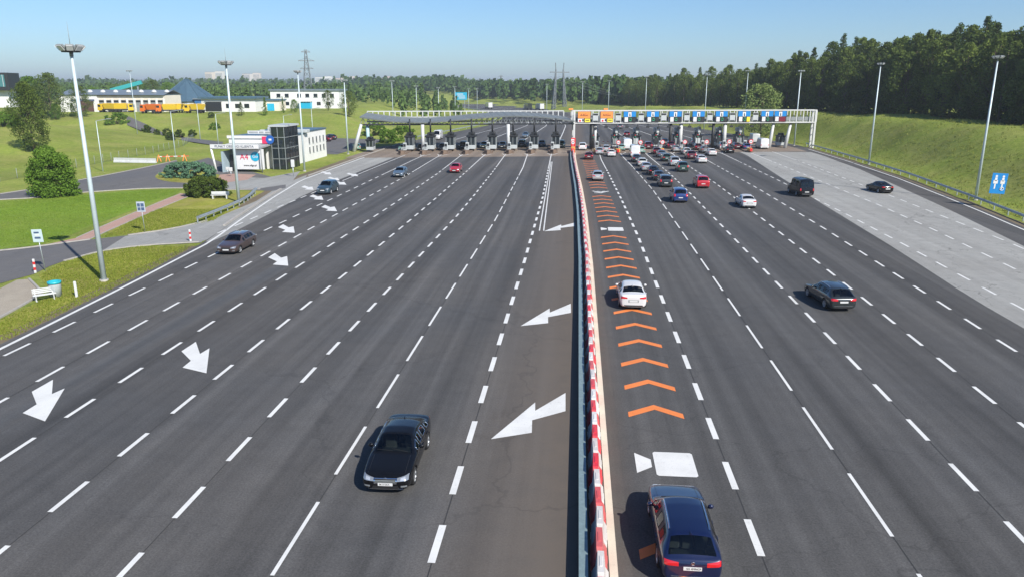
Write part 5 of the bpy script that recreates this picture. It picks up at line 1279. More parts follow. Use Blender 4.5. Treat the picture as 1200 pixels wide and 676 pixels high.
# ------------------------------------------------------------------ buildings
def ground_hit(u, v):                         # where the ray through a photo pixel meets the terrain
    lo = None; d = 40.0
    while d < 3000:
        p = D(u, v, d)
        if p.z < hz(p.x, p.y): break
        d *= 1.01
    p = D(u, v, d); return Vector((p.x, p.y, hz(p.x, p.y)))
# white toll office
of = thing('office_building', 'white toll office with black glass corner beside the left lanes', 'building', (-60, 128, 0))
def ob(name, m, c, d, par=of, bev=0.0): return MB().box(c, d, 0, bev).build(name, m, par)
w1 = ob('wall', M_WALL, (4.6, 6, 2.6), (9.2, 12, 5.2)); w2 = ob('wall', M_WALL, (4.4, 18.2, 2.7), (9.3, 12.4, 5.5))
ob('roof', M_ROOFB, (4.6, 6, 5.32), (9.5, 12.3, .24)); ob('roof', M_ROOFB, (4.4, 18.3, 5.56), (9.6, 12.7, .22)); ob('parapet', M_WALL, (4.6, -.12, 5.35), (9.6, .2, .45))
gl = ob('glass_corner', M_GLASSB, (9.35, 1.6, 3.6), (2.5, 6.2, 7.2))
for k in range(5): ob('mullion', M_DARK, (10.62, -1.2 + k * 1.4, 3.6), (.08, .1, 7.2), gl)
for k in range(3): ob('mullion', M_GREY, (8.2 + k * 1.15, -1.53, 3.6), (.1, .08, 7.2), gl)
for z in (1.8, 3.6, 5.4): ob('transom', M_GREY, (9.35, -1.54, z), (2.5, .07, .1), gl); ob('transom', M_GREY, (10.63, 1.6, z), (.07, 6.2, .1), gl)
ob('cornice', M_LGREY, (9.35, 1.6, 7.3), (2.9, 6.6, .3))
for r in range(2):
    for k in range(5):
        o = ob('window', M_GLASSB, (9.06, 14.6 + k * 2.05, 2.0 + r * 1.75), (.04, .62, 1.1)); ob('window_sill', M_LGREY, (9.1, 14.6 + k * 2.05, 1.4 + r * 1.75), (.12, .8, .06), o); ob('window_frame', M_LGREY, (9.085, 14.6 + k * 2.05, 2.0 + r * 1.75), (.03, .06, 1.1), o)
for x in (6.0, 6.9): ob('entrance_post', M_WALL, (x, -.6, 1.7), (.35, .35, 3.4))
ob('door', M_DARK, (3.0, -.06, 1.2), (1.1, .08, 2.4)); ob('window', M_GLASSB, (5.2, -.06, 1.7), (1.0, .08, 1.5))
# porch with lettering
ob('porch_wall', mat('blue_grey_render', (.30, .38, .42), .8), (1.7, -4.0, 1.7), (.35, 5.2, 3.4)); ob('porch_door', M_DARK, (2.6, -4.8, 1.4), (.9, .1, 2.7))
b = MB(); b.add([(.1, -6.6, 4.0), (8.0, -6.6, 4.0), (8.0, -.1, 4.3), (.1, -.1, 4.3), (.1, -6.6, 3.8), (8.0, -6.6, 3.8), (8.0, -.1, 4.1), (.1, -.1, 4.1)], [(0, 1, 2, 3), (7, 6, 5, 4), (0, 4, 5, 1), (1, 5, 6, 2), (2, 6, 7, 3), (3, 7, 4, 0)]); rf = b.build('porch_roof', mat('corrugated_roof', (.34, .35, .35), .6, .2, .1, 3), of)
for k in range(1, 20): MB().bar((k * .4, -6.55, 4.03), (k * .4, -.12, 4.33), .07, .05).build('roof_rib', M_LGREY, rf)
bn = ob('banner', M_SIGNW, (4.0, -6.8, 4.25), (8.2, .12, .66)); link('lettering', text_mesh('PUNKT OBSŁUGI KLIENTA', .56, mat('letter_grey', (.10, .12, .15), .5), .02), bn, (4.0, -6.88, 4.25), rot=(PI / 2, 0, 0))
bd = ob('sign_wall', M_SIGNW, (6.0, -5.6, 2.1), (4.7, .3, 3.3)); M_PINK = mat('sign_pink', (.62, .03, .10), .5)
link('lettering', text_mesh('A4', 1.25, M_PINK, .02), bd, (5.05, -5.78, 2.45), rot=(PI / 2, 0, 0))
MB().cyl((6.95, -5.76, 2.55), (6.95, -5.80, 2.55), .76, n=28).build('round_logo', M_SKYBLUE, bd); link('lettering', text_mesh('Go', .72, M_SIGNW, .02), bd, (6.95, -5.82, 2.55), rot=(PI / 2, 0, 0))
link('lettering', text_mesh('www.a4go.pl', .42, M_DARK, .02), bd, (6.0, -5.78, 1.1), rot=(PI / 2, 0, 0))
b = MB(); b.cyl((.5, -6.6, 0), (-.1, -6.6, 4.0), .17, n=10); b.build('leaning_post', M_WALL, of); MB().cyl((8.3, -6.5, 0), (8.3, -6.5, 3.9), .1, n=8).build('porch_post', M_GREY, of)
rs_ = ob('roof_sign', M_SIGNW, (4.6, 3.2, 5.95), (5.0, .15, .55))
b = MB()
for k in range(22):
    if k not in (8, 13): b.box((2.4 + k * .21, 3.1, 5.95), (.12, .03, .28))
b.build('letter_row', M_GREY, rs_)
for x, y, d in ((5.6, 6, (1.6, 1.4, 1.3)), (7.8, 8, (1.2, 1.2, .9)), (3.2, 7, (.8, .8, .8)), (8.6, 12, (2.6, 2.0, .6))): ob('roof_unit', M_LGREY, (x, y, 5.4 + d[2] / 2), d, of, .08)
lg = thing('wall_logo', 'pink and blue round logo panel on the office wall', 'sign', (-60 + 7.2, 128 - 1.75, 4.95)); MB().box((-.1, 0, 0), (.9, .1, 1.2), 0, .03).build('pink_panel', M_PINK, lg); MB().cyl((.85, .05, 0.1), (.85, -.07, 0.1), .72, n=20).build('blue_disc', mat('logo_blue', (.02, .10, .36), .4), lg); MB().box((.9, -.09, .1), (.5, .02, .3), 0, .005).build('white_mark', M_SIGNW, lg)

# depot hall on the plateau
def hall(u0, u1, v, z, label, name='depot_hall'):
    a, c = G(u0, v, z), G(u1, v, z); d = c - a; t = thing(name, label, 'building', a, math.atan2(d.y, d.x)); return t, d.length
t, Lh = hall(72, 193, 131.6, 5, 'long depot hall with grey roof and a row of bays')
hl = Lh * .36
def hb(name, m, c, d, par=None): return MB().box(c, d).build(name, m, par or t)
hb('wall', M_WALL, (hl / 2, 7, 2.9), (hl, 14, 5.8)); hb('wall', M_CREAM, (hl + (Lh - hl) / 2, 7.4, 2.75), (Lh - hl, 13.8, 5.5))
b = MB(); b.add([(-.4, -.5, 5.8), (Lh + .4, -.5, 5.6), (Lh + .4, 8, 7.3), (-.4, 8, 7.5), (-.4, 15, 5.8), (Lh + .4, 15, 5.6)], [(0, 1, 2, 3), (3, 2, 5, 4)]); rf = b.build('roof', M_ROOFG, t)
for k in range(8): MB().lathe([(.9, 0), (.8, .4), (.4, .75), (.01, .85)], 8).build('roof_light', M_WPAINT, rf, (4 + k * Lh / 8, 4.5, 6.6))
hb('gate', mat('brown_gate', (.10, .05, .045), .6), (hl * .66, -.04, 1.9), (hl * .46, .1, 3.6)); hb('lintel', mat('slate_band', (.10, .12, .2), .6), (hl * .62, -.10, 3.95), (hl * .62, .2, .55))
nb = 9; bw = (Lh - hl) / nb
for k in range(nb):
    x = hl + (k + .5) * bw; d_ = hb('bay_door', M_GREY, (x, .46, 2.0), (bw * .66, .1, 4.0)); hb('door_window', M_DARK, (x, .38, 3.55), (bw * .62, .06, .6), d_); hb('door_rail', M_LGREY, (x, .39, 1.9), (bw * .64, .05, .12), d_)
for k in range(nb + 1): hb('pillar', M_WALL, (hl + k * bw, .36, 2.2), (bw * .26, .22, 4.4))
# cone roofed salt shed
p = D(221, 120, 292); sh_ = thing('cone_shed', 'salt shed with a tall dark blue conical roof', 'building', (p.x, p.y, 5), .2)
n = 14
b = MB(); b.lathe([(11.0, 0), (11.0, 3.2)], n, sm=False); b.build('wall', M_LGREY, sh_)
for k in range(n):
    a0_, a1_ = 2 * PI * k / n, 2 * PI * (k + 1) / n; f = [(11.7 * math.cos(a0_), 11.7 * math.sin(a0_), 3.0), (11.7 * math.cos(a1_), 11.7 * math.sin(a1_), 3.0), (.5 * math.cos(a1_), .5 * math.sin(a1_), 11.2), (.5 * math.cos(a0_), .5 * math.sin(a0_), 11.2)]
    q = MB().add(f, [(0, 1, 2, 3)]); q.bar(Vector(f[0]) + Vector((0, 0, .06)), Vector(f[3]) + Vector((0, 0, .06)), .22, .2); q.build('roof_panel', M_ROOFB, sh_)
MB().box((7.2, -9.6, 1.9), (4.0, 2.0, 3.8)).build('dormer_gate', mat('gate_blue', (.03, .12, .30), .5), sh_)
MB().box((7.2, -9.9, 4.0), (5.0, 2.6, .4)).build('dormer_roof', M_ROOFG, sh_)
# middle building and two storey building
t, L2_ = hall(237, 300, 131.5, 5, 'low white depot building with dark gate left of the two storey building', 'depot_building')
hb('wall', M_WALL, (L2_ / 2, 6, 2.2), (L2_, 12, 4.4)); hb('roof', M_ROOFB, (L2_ / 2, 5.8, 4.75), (L2_ + 1.6, 13.4, .7)); hb('gate', M_DARK, (L2_ * .22, -.06, 1.8), (L2_ * .3, .12, 3.2)); hb('band', M_GREY, (L2_ * .22, -.10, 3.5), (L2_ * .32, .1, .3))
for k in range(3): hb('window', M_GLASSB, (L2_ * (.5 + k * .17), -.05, 2.0), (L2_ * .09, .1, 1.4))
t, L3_ = hall(318, 398, 127.5, 5, 'white two storey depot office with grey roof and blue entrance', 'depot_building')
hb('wall', M_WALL, (L3_ / 2, 7, 3.4), (L3_, 14, 6.8)); hb('roof', M_ROOFG, (L3_ / 2, 7, 7.1), (L3_ + 1.0, 15, .6)); hb('entrance', M_SKYBLUE, (L3_ * .52, -1.4, 1.3), (L3_ * .16, 2.8, 2.6)); hb('entrance_roof', M_WPAINT, (L3_ * .52, -1.6, 2.75), (L3_ * .18, 3.4, .25))
for k, x in enumerate((.12, .24, .42, .54, .66, .78, .90)): o = hb('window', M_GLASSB, (L3_ * x, -.05, 5.0), (1.5, .1, 1.3)); hb('window_sill', M_LGREY, (L3_ * x, -.12, 4.28), (1.8, .2, .1), o)
for k, x in enumerate((.10, .24, .70, .84)): hb('window', M_GLASSB, (L3_ * x, -.05, 1.9), (1.5, .1, 1.3))
t, L4_ = hall(296, 322, 131, 5, 'link block with white doors between the depot buildings', 'depot_building')
hb('wall', M_CREAM, (L4_ / 2, 10, 1.8), (L4_, 8, 3.6)); hb('roof', M_ROOFB, (L4_ / 2, 10, 3.8), (L4_ + .6, 9, .5)); hb('door', M_SKYBLUE, (L4_ * .6, 5.95, 1.3), (2.5, .1, 2.5))
# house with dark upper storey at the left edge
p = D(0, 126, 205); t = thing('modern_house', 'house with dark box shaped upper storey at the left edge', 'house', (p.x, p.y, p.z), .35)
hb('wall', M_WALL, (-4, 4, 2.2), (13, 8, 4.6)); up = hb('upper_storey', M_DARK, (-3.6, 2.6, 6.7), (14.5, 9, 4.6)); hb('window', mat('teal_glass', (.05, .16, .17), .08), (-.8, -1.95, 6.9), (7.2, .12, 3.1), up)
for k in range(5): hb('mullion', M_LGREY, (-3.6 + k * 1.5, -2.04, 6.9), (.12, .1, 3.1), up)
hb('window', M_GLASSB, (-2, -.05, 1.8), (3, .1, 1.6))
# winter service trucks
def truck(u, v, pm, pm2, label, rz):
    p = G(u, v, 5); t = thing('service_truck', label, 'truck', (p.x, p.y, hz(p.x, p.y)), rz, 'service trucks at the depot')
    MB().box((0, 0, .95), (2.3, 7.2, .35)).build('chassis', M_DARK, t)
    c = MB(); c.prism([(-1.2, 0), (1.2, 0), (1.2, 2.0), (-1.2, 2.0)], .7, 3.0); c.v = [(x, y + 1.8 - (.35 if (z > 2 and y > 1) else 0), z) for x, y, z in c.v]; cb = c.build('cab', P[pm], t)
    MB().box((0, 3.62, 2.25), (2.1, .2, .9)).build('windshield', M_GLASSB, cb)
    for s in (-1, 1): MB().box((s * 1.2, 2.9, 2.25), (.06, 1.1, .8)).build('side_window', M_GLASSB, cb)
    h = MB(); h.add([(-1.2, -3.8, 2.9), (1.2, -3.8, 2.9), (1.2, 1.4, 2.9), (-1.2, 1.4, 2.9), (-.7, -3.4, 1.2), (.7, -3.4, 1.2), (.7, 1.1, 1.2), (-.7, 1.1, 1.2)], [(0, 1, 2, 3), (7, 6, 5, 4), (0, 4, 5, 1), (1, 5, 6, 2), (2, 6, 7, 3), (3, 7, 4, 0)]); h.build('hopper', P[pm2], t)
    MB().box((0, -1.2, 3.05), (2.2, 5.0, .25), 0, .1).build('hopper_cover', P['yellow' if pm2 == 'yellow' else 'orange'], t)
    t.scale = (.86, .86, .95)
    for y in (2.7, -1.6, -2.8):
        for s in (-1, 1): MB().lathe([(.01, -.18), (.3, -.18), (.5, -.16), (.52, 0), (.5, .16), (.3, .18), (.01, .18)], 14, (s * 1.0, y, .52), 'x').build('wheel', M_TYRE, t)
for u, v, a, c_, lab, rz in ((127, 132, 'yellow', 'yellow', 'yellow service truck at the left end before the brown gate', 1.45), (146, 132, 'yellow', 'yellow', 'all yellow service truck before the white bays', -1.3), (177, 133, 'orange', 'orange', 'orange tank truck before the middle bays', 1.5), (196, 133, 'orange', 'yellow', 'truck with orange cab and yellow hopper', 1.8), (212, 132.5, 'yellow', 'yellow', 'yellow truck parked before the cone roofed shed', .3), (229, 133, 'yellow', 'yellow', 'rightmost yellow truck beside the low white building', 1.55)): truck(u, v, a, c_, lab, rz)
# teal loading chute behind the hall
p = D(147, 107, 285); t = thing('conveyor', 'turquoise conveyor chute above the depot roof', 'conveyor', (p.x, p.y, 5), .3); b = MB(); b.bar((-5, 0, 7.0), (6, 0, 10.0), 1.6, 1.4); b.build('chute', mat('chute_teal', (.03, .30, .30), .5), t)
for x in (-4, 4.5): MB().bar((x, 0, 0), (x, 0, 7.2 + (x + 5) * .27), .5).build('leg', M_GREY, t)
# blue motorway sign beyond the booths
p = D(540.5, 113, 440); z0 = hz(p.x, p.y); t = thing('motorway_sign', 'large blue motorway direction sign far beyond the canopy', 'road sign', (p.x, p.y, z0))
for s in (-2, 2): MB().bar((s, 0, 0), (s, 0, p.z - z0 + 1.5), .3).build('post', M_GALV, t)
MB().box((0, -.3, p.z - z0), (6.8, .15, 4.2)).build('sign_plate', M_SKYBLUE, t)
for k, (x0_, x1_) in enumerate(((-2.6, 1.2), (-2.6, 2.2), (-1.5, 2.4))): MB().box(((x0_ + x1_) / 2, -.4, p.z - z0 + 1.1 - k * 1.1), (x1_ - x0_, .04, .4)).build('text_bar', M_SIGNW, t)
# trucks far off on the motorway
for yl, fl, pm, lab in ((470, .28, 'white', 'white lorry far off on the motorway'), (450, .70, 'graphite', 'dark lorry far off on the motorway'), (444, .82, 'white', 'white box lorry next to the dark lorry')):
    t = thing('lorry', lab, 'lorry', (lk(EL, yl) + (lk(ER, yl) - lk(EL, yl)) * fl, yl, 0), .33)
    MB().box((0, -1, 2.3), (2.5, 8, 2.9), 0, .08).build('cargo_box', P[pm], t); MB().box((0, 4.2, 1.7), (2.4, 2.0, 2.4), 0, .2).build('cab', P['white' if pm != 'white' else 'blue'], t)
    for y in (4.2, -2.6, -3.9):
        for s in (-1, 1): MB().lathe([(.01, -.15), (.5, -.15), (.5, .15), (.01, .15)], 12, (s * 1.05, y, .5), 'x').build('wheel', M_TYRE, t)
# pylons
def pylon(u, vt, dep, label, portal=False, w0=3.4):
    M_PYL = mat('pylon_steel', (.16, .18, .19), .6, .3)
    p = D(u, vt, dep); z0 = hz(p.x, p.y); h = p.z - z0; t = thing('pylon', label, 'pylon', (p.x, p.y, z0), .5); M_ = M_PYL
    legs = [(-1, 0), (1, 0)] if portal else [(0, 0)]
    for lx_, _ in legs:
        b = MB(); w_ = w0 * (.5 if portal else 1); X0 = lx_ * w0 * 1.0; n_ = 9
        def c(k, s, q): f = k / n_; ww = w_ * (1 - f * .86) / 2; return (X0 * (1 - .35 * f) + s * ww, q * ww, h * f * (.86 if portal else 1))
        for s, q in ((-1, -1), (1, -1), (1, 1), (-1, 1)): b.bar(c(0, s, q), c(n_, s, q), .34)
        for k in range(n_):
            for (s, q), (s2, q2) in (((-1, -1), (1, -1)), ((1, -1), (1, 1)), ((1, 1), (-1, 1)), ((-1, 1), (-1, -1))): b.bar(c(k, s, q), c(k + 1, s2, q2), .18); b.bar(c(k, s2, q2), c(k + 1, s, q), .18)
        b.build('lattice_tower', M_, t)
    if portal:
        b = MB(); b.bar((-w0 * 1.7, 0, h * .80), (w0 * 1.7, 0, h * .80), .7, .5); b.build('cross_arm', M_, t)
        for s in (-1, 1): MB().bar((s * w0 * .65, 0, h * .8), (s * w0 * .75, 0, h), .35).build('horn', M_, t)
    else:
        for f, wd in ((.62, 9), (.78, 11), (.96, 6)): MB().bar((-wd / 2, 0, h * f), (wd / 2, 0, h * f), .45, .5).bar((-wd / 2, 0, h * f), (0, 0, h * f + 1.8), .2).bar((wd / 2, 0, h * f), (0, 0, h * f + 1.8), .2).build('cross_arm', M_, t)
    return t
pylon(358, 59, 520, 'tall lattice pylon rising behind the white depot office', False, 6.5); pylon(656, 74, 430, 'portal shaped pylon before the wood beyond the booths', True, 3.6); pylon(587, 89, 900, 'small distant pylon above the treeline', False, 5)
wires = thing('power_line', 'thin power line wires sagging between the pylons', 'power line', (0, 0, 0))
a, c_, e = D(656, 90, 430), D(587, 96, 900), D(358, 75, 520); e2 = D(860, 98, 380)
for q0, q1 in ((a, c_), (a, e2)):
    for off in (-5, 0, 5):
        b = MB(); b.tube([q0.lerp(q1, i / 14) + Vector((off, 0, -9 * 4 * (i / 14) * (1 - i / 14))) for i in range(15)], .05, 4); b.build('wire', M_GREY, wires)
# apartment blocks on the far ridge
kk = 0
for u, vt, w_, pm in ((244, 87, 9, (.72, .62, .50)), (256, 86, 9, (.74, .70, .62)), (300, 88, 8, (.70, .60, .52)), (288, 89, 10, (.66, .6, .55)), (374, 93, 10, (.74, .72, .66)), (384, 92, 8, (.74, .72, .68)), (393, 94, 10, (.68, .52, .46)), (404, 93, 8, (.70, .5, .45)), (414, 92, 9, (.72, .6, .55)), (424, 94, 9, (.70, .5, .46)), (432, 96, 6, (.72, .7, .68)), (446, 94, 8, (.72, .52, .45)), (455, 92, 7, (.70, .50, .45)), (464, 95, 8, (.70, .56, .5))):
    vt -= 2.0; dep = 2300 + (kk * 37 % 5) * 60; p = D(u, vt, dep); wd = w_ * dep / F_PX; z0 = hz(p.x, p.y) - 3; h = p.z - z0
    t = thing('apartment_block', f'pale apartment block on the far ridge, number {ordn[kk % 8]} from the left in the {"left" if kk < 4 else "right" if kk > 10 else "middle"} cluster', 'building', (p.x, p.y, z0), .1 * (kk % 3 - 1), 'apartment blocks on the far ridge')
    m_ = mat(f'block_render_{kk}', pm, .8, 0, .05, .02); MB().box((0, 9, h / 2), (wd, 18, h)).build('wall', m_, t); MB().box((0, 9, h + .6), (wd * .96, 17, 1.2)).build('roof', M_GREY, t)
    b = MB()
    for r in range(max(3, int((h - 4) / 3.0))): b.box((0, -.1, 3 + r * 3.0), (wd * .9, .3, 1.3))
    b.build('window_band', M_GREY, t); kk += 1

# ------------------------------------------------------------------ trees
LF = {'broad': leaf_mat('leaf_broad', (.045, .074, .020), (.185, .240, .055)), 'pine': leaf_mat('leaf_pine', (.030, .055, .020), (.105, .150, .042), .15), 'pale': leaf_mat('leaf_pale', (0.136, 0.204, 0.054), (0.330, 0.388, 0.136)),
      'hedge': leaf_mat('leaf_hedge', (0.039, 0.092, 0.011), (0.145, 0.242, 0.035), .15), 'juniper': leaf_mat('leaf_juniper', (0.068, 0.145, 0.088), (0.194, 0.330, 0.194), .15), 'dark': leaf_mat('leaf_dark', (0.031, 0.057, 0.011), (0.106, 0.145, 0.031), .15), 'far': leaf_mat('leaf_far', (0.031, 0.066, 0.024), (0.106, 0.165, 0.046), .15)}
def leaf_cloud(centres, n_leaf, size, rnd, flat=.0, aspect=.6):
    v = []; f = []
    for (cx, cy, cz, r) in centres:
        for _ in range(n_leaf):
            while True:
                x, y, z = rnd.uniform(-1, 1), rnd.uniform(-1, 1), rnd.uniform(-1, 1); d = x * x + y * y + z * z
                if .12 < d <= 1: break
            c = Vector((cx + x * r, cy + y * r, cz + z * r * .8))
            nrm = (Vector((x, y, z)) * .8 + Vector((rnd.gauss(0, .6), rnd.gauss(0, .6), rnd.gauss(0, .6) + flat))).normalized()
            a = nrm.orthogonal().normalized(); a.rotate(Matrix.Rotation(rnd.random() * 6.28, 3, nrm)); b = nrm.cross(a); s = size * rnd.uniform(.6, 1.35) / 2
            k = len(v); v += [tuple(c + a * s), tuple(c + b * s * aspect), tuple(c - a * s), tuple(c - b * s * aspect)]; f.append((k, k + 1, k + 2, k + 3))
    return v, f
def crown_mesh(name, v, f, m):
    me = bpy.data.meshes.new(name); me.from_pydata(v, [], f); me.materials.append(m); return me
def broad_tree(h, w_, seed, leaf, nb=42, nl=95, size=.5, low=.07):
    rnd = random.Random(seed); cs = []; t = MB(); t.cyl((0, 0, -.5), (rnd.uniform(-.2, .2), rnd.uniform(-.2, .2), h * .62), .018 * h, .007 * h, 8)
    for i in range(nb):
        f = low + (1 - low) * ((i + .5) / nb) ** .85; a = i * 2.4 + rnd.uniform(-.5, .5)
        env = math.sin(min(1, (f - low) / (1 - low) * .93 + .1) * PI) ** .55
        rr = w_ / 2 * env * rnd.uniform(.45, .92); r = w_ * rnd.uniform(.13, .22) * (.7 + .3 * env)
        c = (math.cos(a) * rr, math.sin(a) * rr, min(h - r * .6, h * f)); cs.append((*c, r))
        if i % 2 == 0: t.cyl((0, 0, max(h * .12, c[2] * .62)), (c[0] * .9, c[1] * .9, c[2]), .006 * h, .002 * h, 5)
    v, f = leaf_cloud(cs, nl, size, rnd)
    return t.mesh('trunk', M_BARK), crown_mesh('crown', v, f, LF[leaf])
def pine_tree(h, w_, seed, leaf='pine', nb=50, nl=60, low=.14, size=.42):
    rnd = random.Random(seed); cs = []; t = MB(); t.cyl((0, 0, -.5), (0, 0, h * .97), .014 * h, .003 * h, 8)
    for i in range(nb):
        f = low + (1 - low) * (i + .5) / nb; a = i * 2.4 + rnd.uniform(-.6, .6); g_ = (f - low) / (1 - low)
        rr = w_ / 2 * (1 - g_ * .9) * rnd.uniform(.35, .95); c = (math.cos(a) * rr, math.sin(a) * rr, h * f * .985); r = w_ * .15 * (1.15 - .6 * g_); cs.append((*c, r))
        if i % 3 == 0: t.cyl((0, 0, c[2] * .97), c, .004 * h, .0015 * h, 4)
    v, f = leaf_cloud(cs, nl, size, rnd, .4, .45); return t.mesh('trunk', M_BARK), crown_mesh('crown', v, f, LF[leaf])
def bush(w_, d_, h, seed, leaf, n=70, nl=70, size=.3):
    rnd = random.Random(seed); cs = []
    for i in range(n):
        a = rnd.random() * 6.28; z = rnd.random(); rr = (max(0, 1 - z ** 3.2 * .9)) ** .5 * rnd.uniform(.55, 1.0); r = min(w_, h) * rnd.uniform(.10, .16); cs.append((math.cos(a) * rr * (w_ / 2 - r * .6), math.sin(a) * rr * (d_ / 2 - r * .6), max(r * .6, z * (h - r * .8)), r))
    t = MB()
    for k in range(4): t.cyl((0, 0, -.2), (math.cos(k * 1.6) * w_ * .25, math.sin(k * 1.6) * d_ * .25, h * .6), .07, .02, 5)
    v, f = leaf_cloud(cs, nl, size, rnd); return t.mesh('stem', M_BARK), crown_mesh('foliage', v, f, LF[leaf])
def plant(meshes, name, label, loc, rz=0, sc=1.0, group=None, cat='tree', names=('trunk', 'crown')):
    t = thing(name, label, cat, loc, rz, group); t.scale = (sc, sc, sc) if not hasattr(sc, '__len__') else sc
    for n_, m_ in zip(names, meshes): link(n_, m_, t)
    return t
BR = [broad_tree(16, 9, 1, 'broad'), broad_tree(17, 8, 2, 'broad', 38), broad_tree(15, 9.5, 3, 'broad'), broad_tree(18, 8.5, 4, 'broad', 40)]
PN = [pine_tree(18, 6.5, 11), pine_tree(17, 5.6, 12), pine_tree(19, 6.0, 13)]
WE = [(20, 88), (60, 88), (100, 87), (150, 86), (175, 83), (235, 67), (300, 58), (360, 40), (430, 24), (520, 4), (600, -18), (700, -60)]
rnd = random.Random(5); spots = []
for row in range(5):
    s = 38.0
    while s < 520:
        near = s < 250
        st_ = (4.6 if near else 6.2) * rnd.uniform(.75, 1.25)
        if near or row < 3:
            x = lk(WE, s) + row * 5.2 + rnd.uniform(-1.6, 1.6) + (.8 if row == 0 else 0); spots.append((s + rnd.uniform(-1, 1), x, row))
        s += st_
extra = [sp_ for sp_ in spots if sp_[2] >= 4 and sp_[0] > 250]
cnt = 0
LABT = {'b': 'broadleaf tree in the wood above the right embankment', 'p': 'pine tree in the wood above the right embankment'}
stuff_spots = []
for y, x, row in sorted(spots, key=lambda q: (q[2], q[0])):
    k = rnd.random(); hsc = (.80 if row == 0 else .93 if row == 1 else 1.03) * lk([(38, 1.26), (150, 1.2), (235, 1.06), (330, .88), (520, .84)], y) * rnd.uniform(.90, 1.08)
    if cnt < 480:
        if k < .80: plant(BR[rnd.randrange(4)], 'broadleaf_tree', LABT['b'], (x, y, hz(x, y) - .1), rnd.random() * 6.28, hsc, 'broadleaf trees of the right wood')
        else: plant(PN[rnd.randrange(3)], 'pine_tree', LABT['p'], (x, y, hz(x, y) - .1), rnd.random() * 6.28, hsc, 'pines of the right wood')
        cnt += 1
    else: stuff_spots.append((x, y, 15 * hsc))
# undergrowth along the foot of the wood
UB = [bush(5, 4, 2.6, 60, 'dark', 40, 60, .4), bush(4, 4, 3.4, 61, 'broad', 40, 60, .4)]
for i in range(46):
    y = 45 + i * 5 + rnd.uniform(-2, 2); x = lk(WE, y) - 1.6 + rnd.uniform(-1.0, 1.0)
    plant(UB[i % 2], 'shrub', 'low shrub at the foot of the right wood', (x, y, hz(x, y) - .1), rnd.random() * 6, rnd.uniform(.6, 1.2), 'shrubs at the foot of the right wood', 'shrub', ('stem', 'foliage'))
# single trees
def tree_at(meshes, base_h, u, v, vt, name, label, cat='tree', wfac=1.0, names=('trunk', 'crown'), dep=None):
    p = ground_hit(u, v) if dep is None else D(u, v, dep)
    if dep is not None: p.z = hz(p.x, p.y)
    h = height_at(p.x, p.y, vt) - p.z; s = h / base_h; return plant(meshes, name, label, p, rnd.random() * 6, (s * wfac, s * wfac, s), None, cat, names)
WILL = broad_tree(12, 10, 21, 'pale', 40, 110, .42, .08)
tree_at(WILL, 12, 893, 131, 99, 'willow_tree', 'pale green willow behind the right half of the gantry', dep=206)
LT = broad_tree(15, 8, 31, 'dark', 60, 170, .36, .03); LT2 = broad_tree(14, 10, 32, 'broad', 40, 120, .4, .1); LT3 = broad_tree(12, 10, 33, 'hedge', 40, 120, .4, .08)
tree_at(LT, 15, 40, 179, 96, 'leafy_tree', 'tall leafy tree on the left slope behind the trimmed thuja', wfac=.95)
for u, v, vt, ms, bh, lab, wf in ((62, 140, 86, LT2, 14, 'large leafy tree behind the tall tree near the left house', 1.15), (42, 138, 90, LT3, 12, 'leafy tree between the left house and the large tree', 1.1), (20, 142, 104, LT3, 12, 'bushy green tree beside the left house', .9), (96, 134, 101, LT2, 14, 'tree behind the left end of the depot hall', 1.0), (112, 130, 103, LT3, 12, 'green tree above the left part of the depot roof', 1.1), (182, 124, 94, LT2, 14, 'yellowish tree above the depot bays', 1.4), (166, 124, 96, LT3, 12, 'tree above the middle of the depot roof', 1.2), (200, 124, 97, LT3, 12, 'tree left of the cone roof', 1.1),
                              (409, 138, 107, LT2, 14, 'dark spreading tree just left of the canopy', 1.05), (385, 130, 106, LT2, 14, 'tree in front of the two storey depot office', .8), (332, 133, 113, pine_tree(10, 2.4, 41, 'hedge', 40, 70, .04, .3), 10, 'slim column tree before the two storey office', 1.0), (311, 134, 114, pine_tree(10, 4.2, 42, 'hedge', 40, 80, .03, .3), 10, 'cone shaped conifer before the depot link block', 1.1), (283, 134, 120, pine_tree(10, 6.2, 43, 'dark', 40, 80, .03, .3), 10, 'small dark conifer before the low depot building', 1.2), (345, 132, 117, LT3, 12, 'small round tree before the two storey office', .9),
                              (86, 138, 121, pine_tree(8, 5.5, 44, 'hedge', 40, 80, .03, .3), 8, 'bright green cone conifer left of the depot hall', 1.0), (66, 142, 122, LT3, 12, 'dark shrub like tree under the street lamp', .9)):
    if v < 136 and 90 < u < 410:
        p = G(u, v, 5); dep = None; d_ = Vector((p.x, p.y, 0)); d_.y += (40 if v < 126 else 0); p = Vector((d_.x * (1.12 if v < 126 else 1), d_.y, 5)); p.z = hz(p.x, p.y); h = height_at(p.x, p.y, vt) - p.z; plant(ms, 'tree' if 'conifer' not in lab else 'conifer', lab, p, rnd.random() * 6, (h / bh * wf, h / bh * wf, h / bh), None, 'tree')
    else: tree_at(ms, bh, u, v, vt, 'tree', lab, wfac=wf)
TH_ = bush(6.1, 5.6, 6.6, 51, 'hedge', 190, 120, .26)
p = G(65, 230); plant(TH_, 'thuja', 'broad rounded green thuja beside the service road', p, 0, 1, None, 'shrub', ('stem', 'foliage'))
p = G(222, 208); plant(bush(9.6, 5.0, 2.5, 52, 'juniper', 170, 100, .24), 'juniper', 'low spreading blue-green juniper on the round bed', p, 0, 1, None, 'shrub', ('stem', 'foliage'))
p = G(243, 230); plant(bush(6.3, 4.8, 2.7, 53, 'dark', 170, 100, .2), 'round_bush', 'dark rounded bush by the short curved guardrail', p, 0, 1, None, 'shrub', ('stem', 'foliage'))
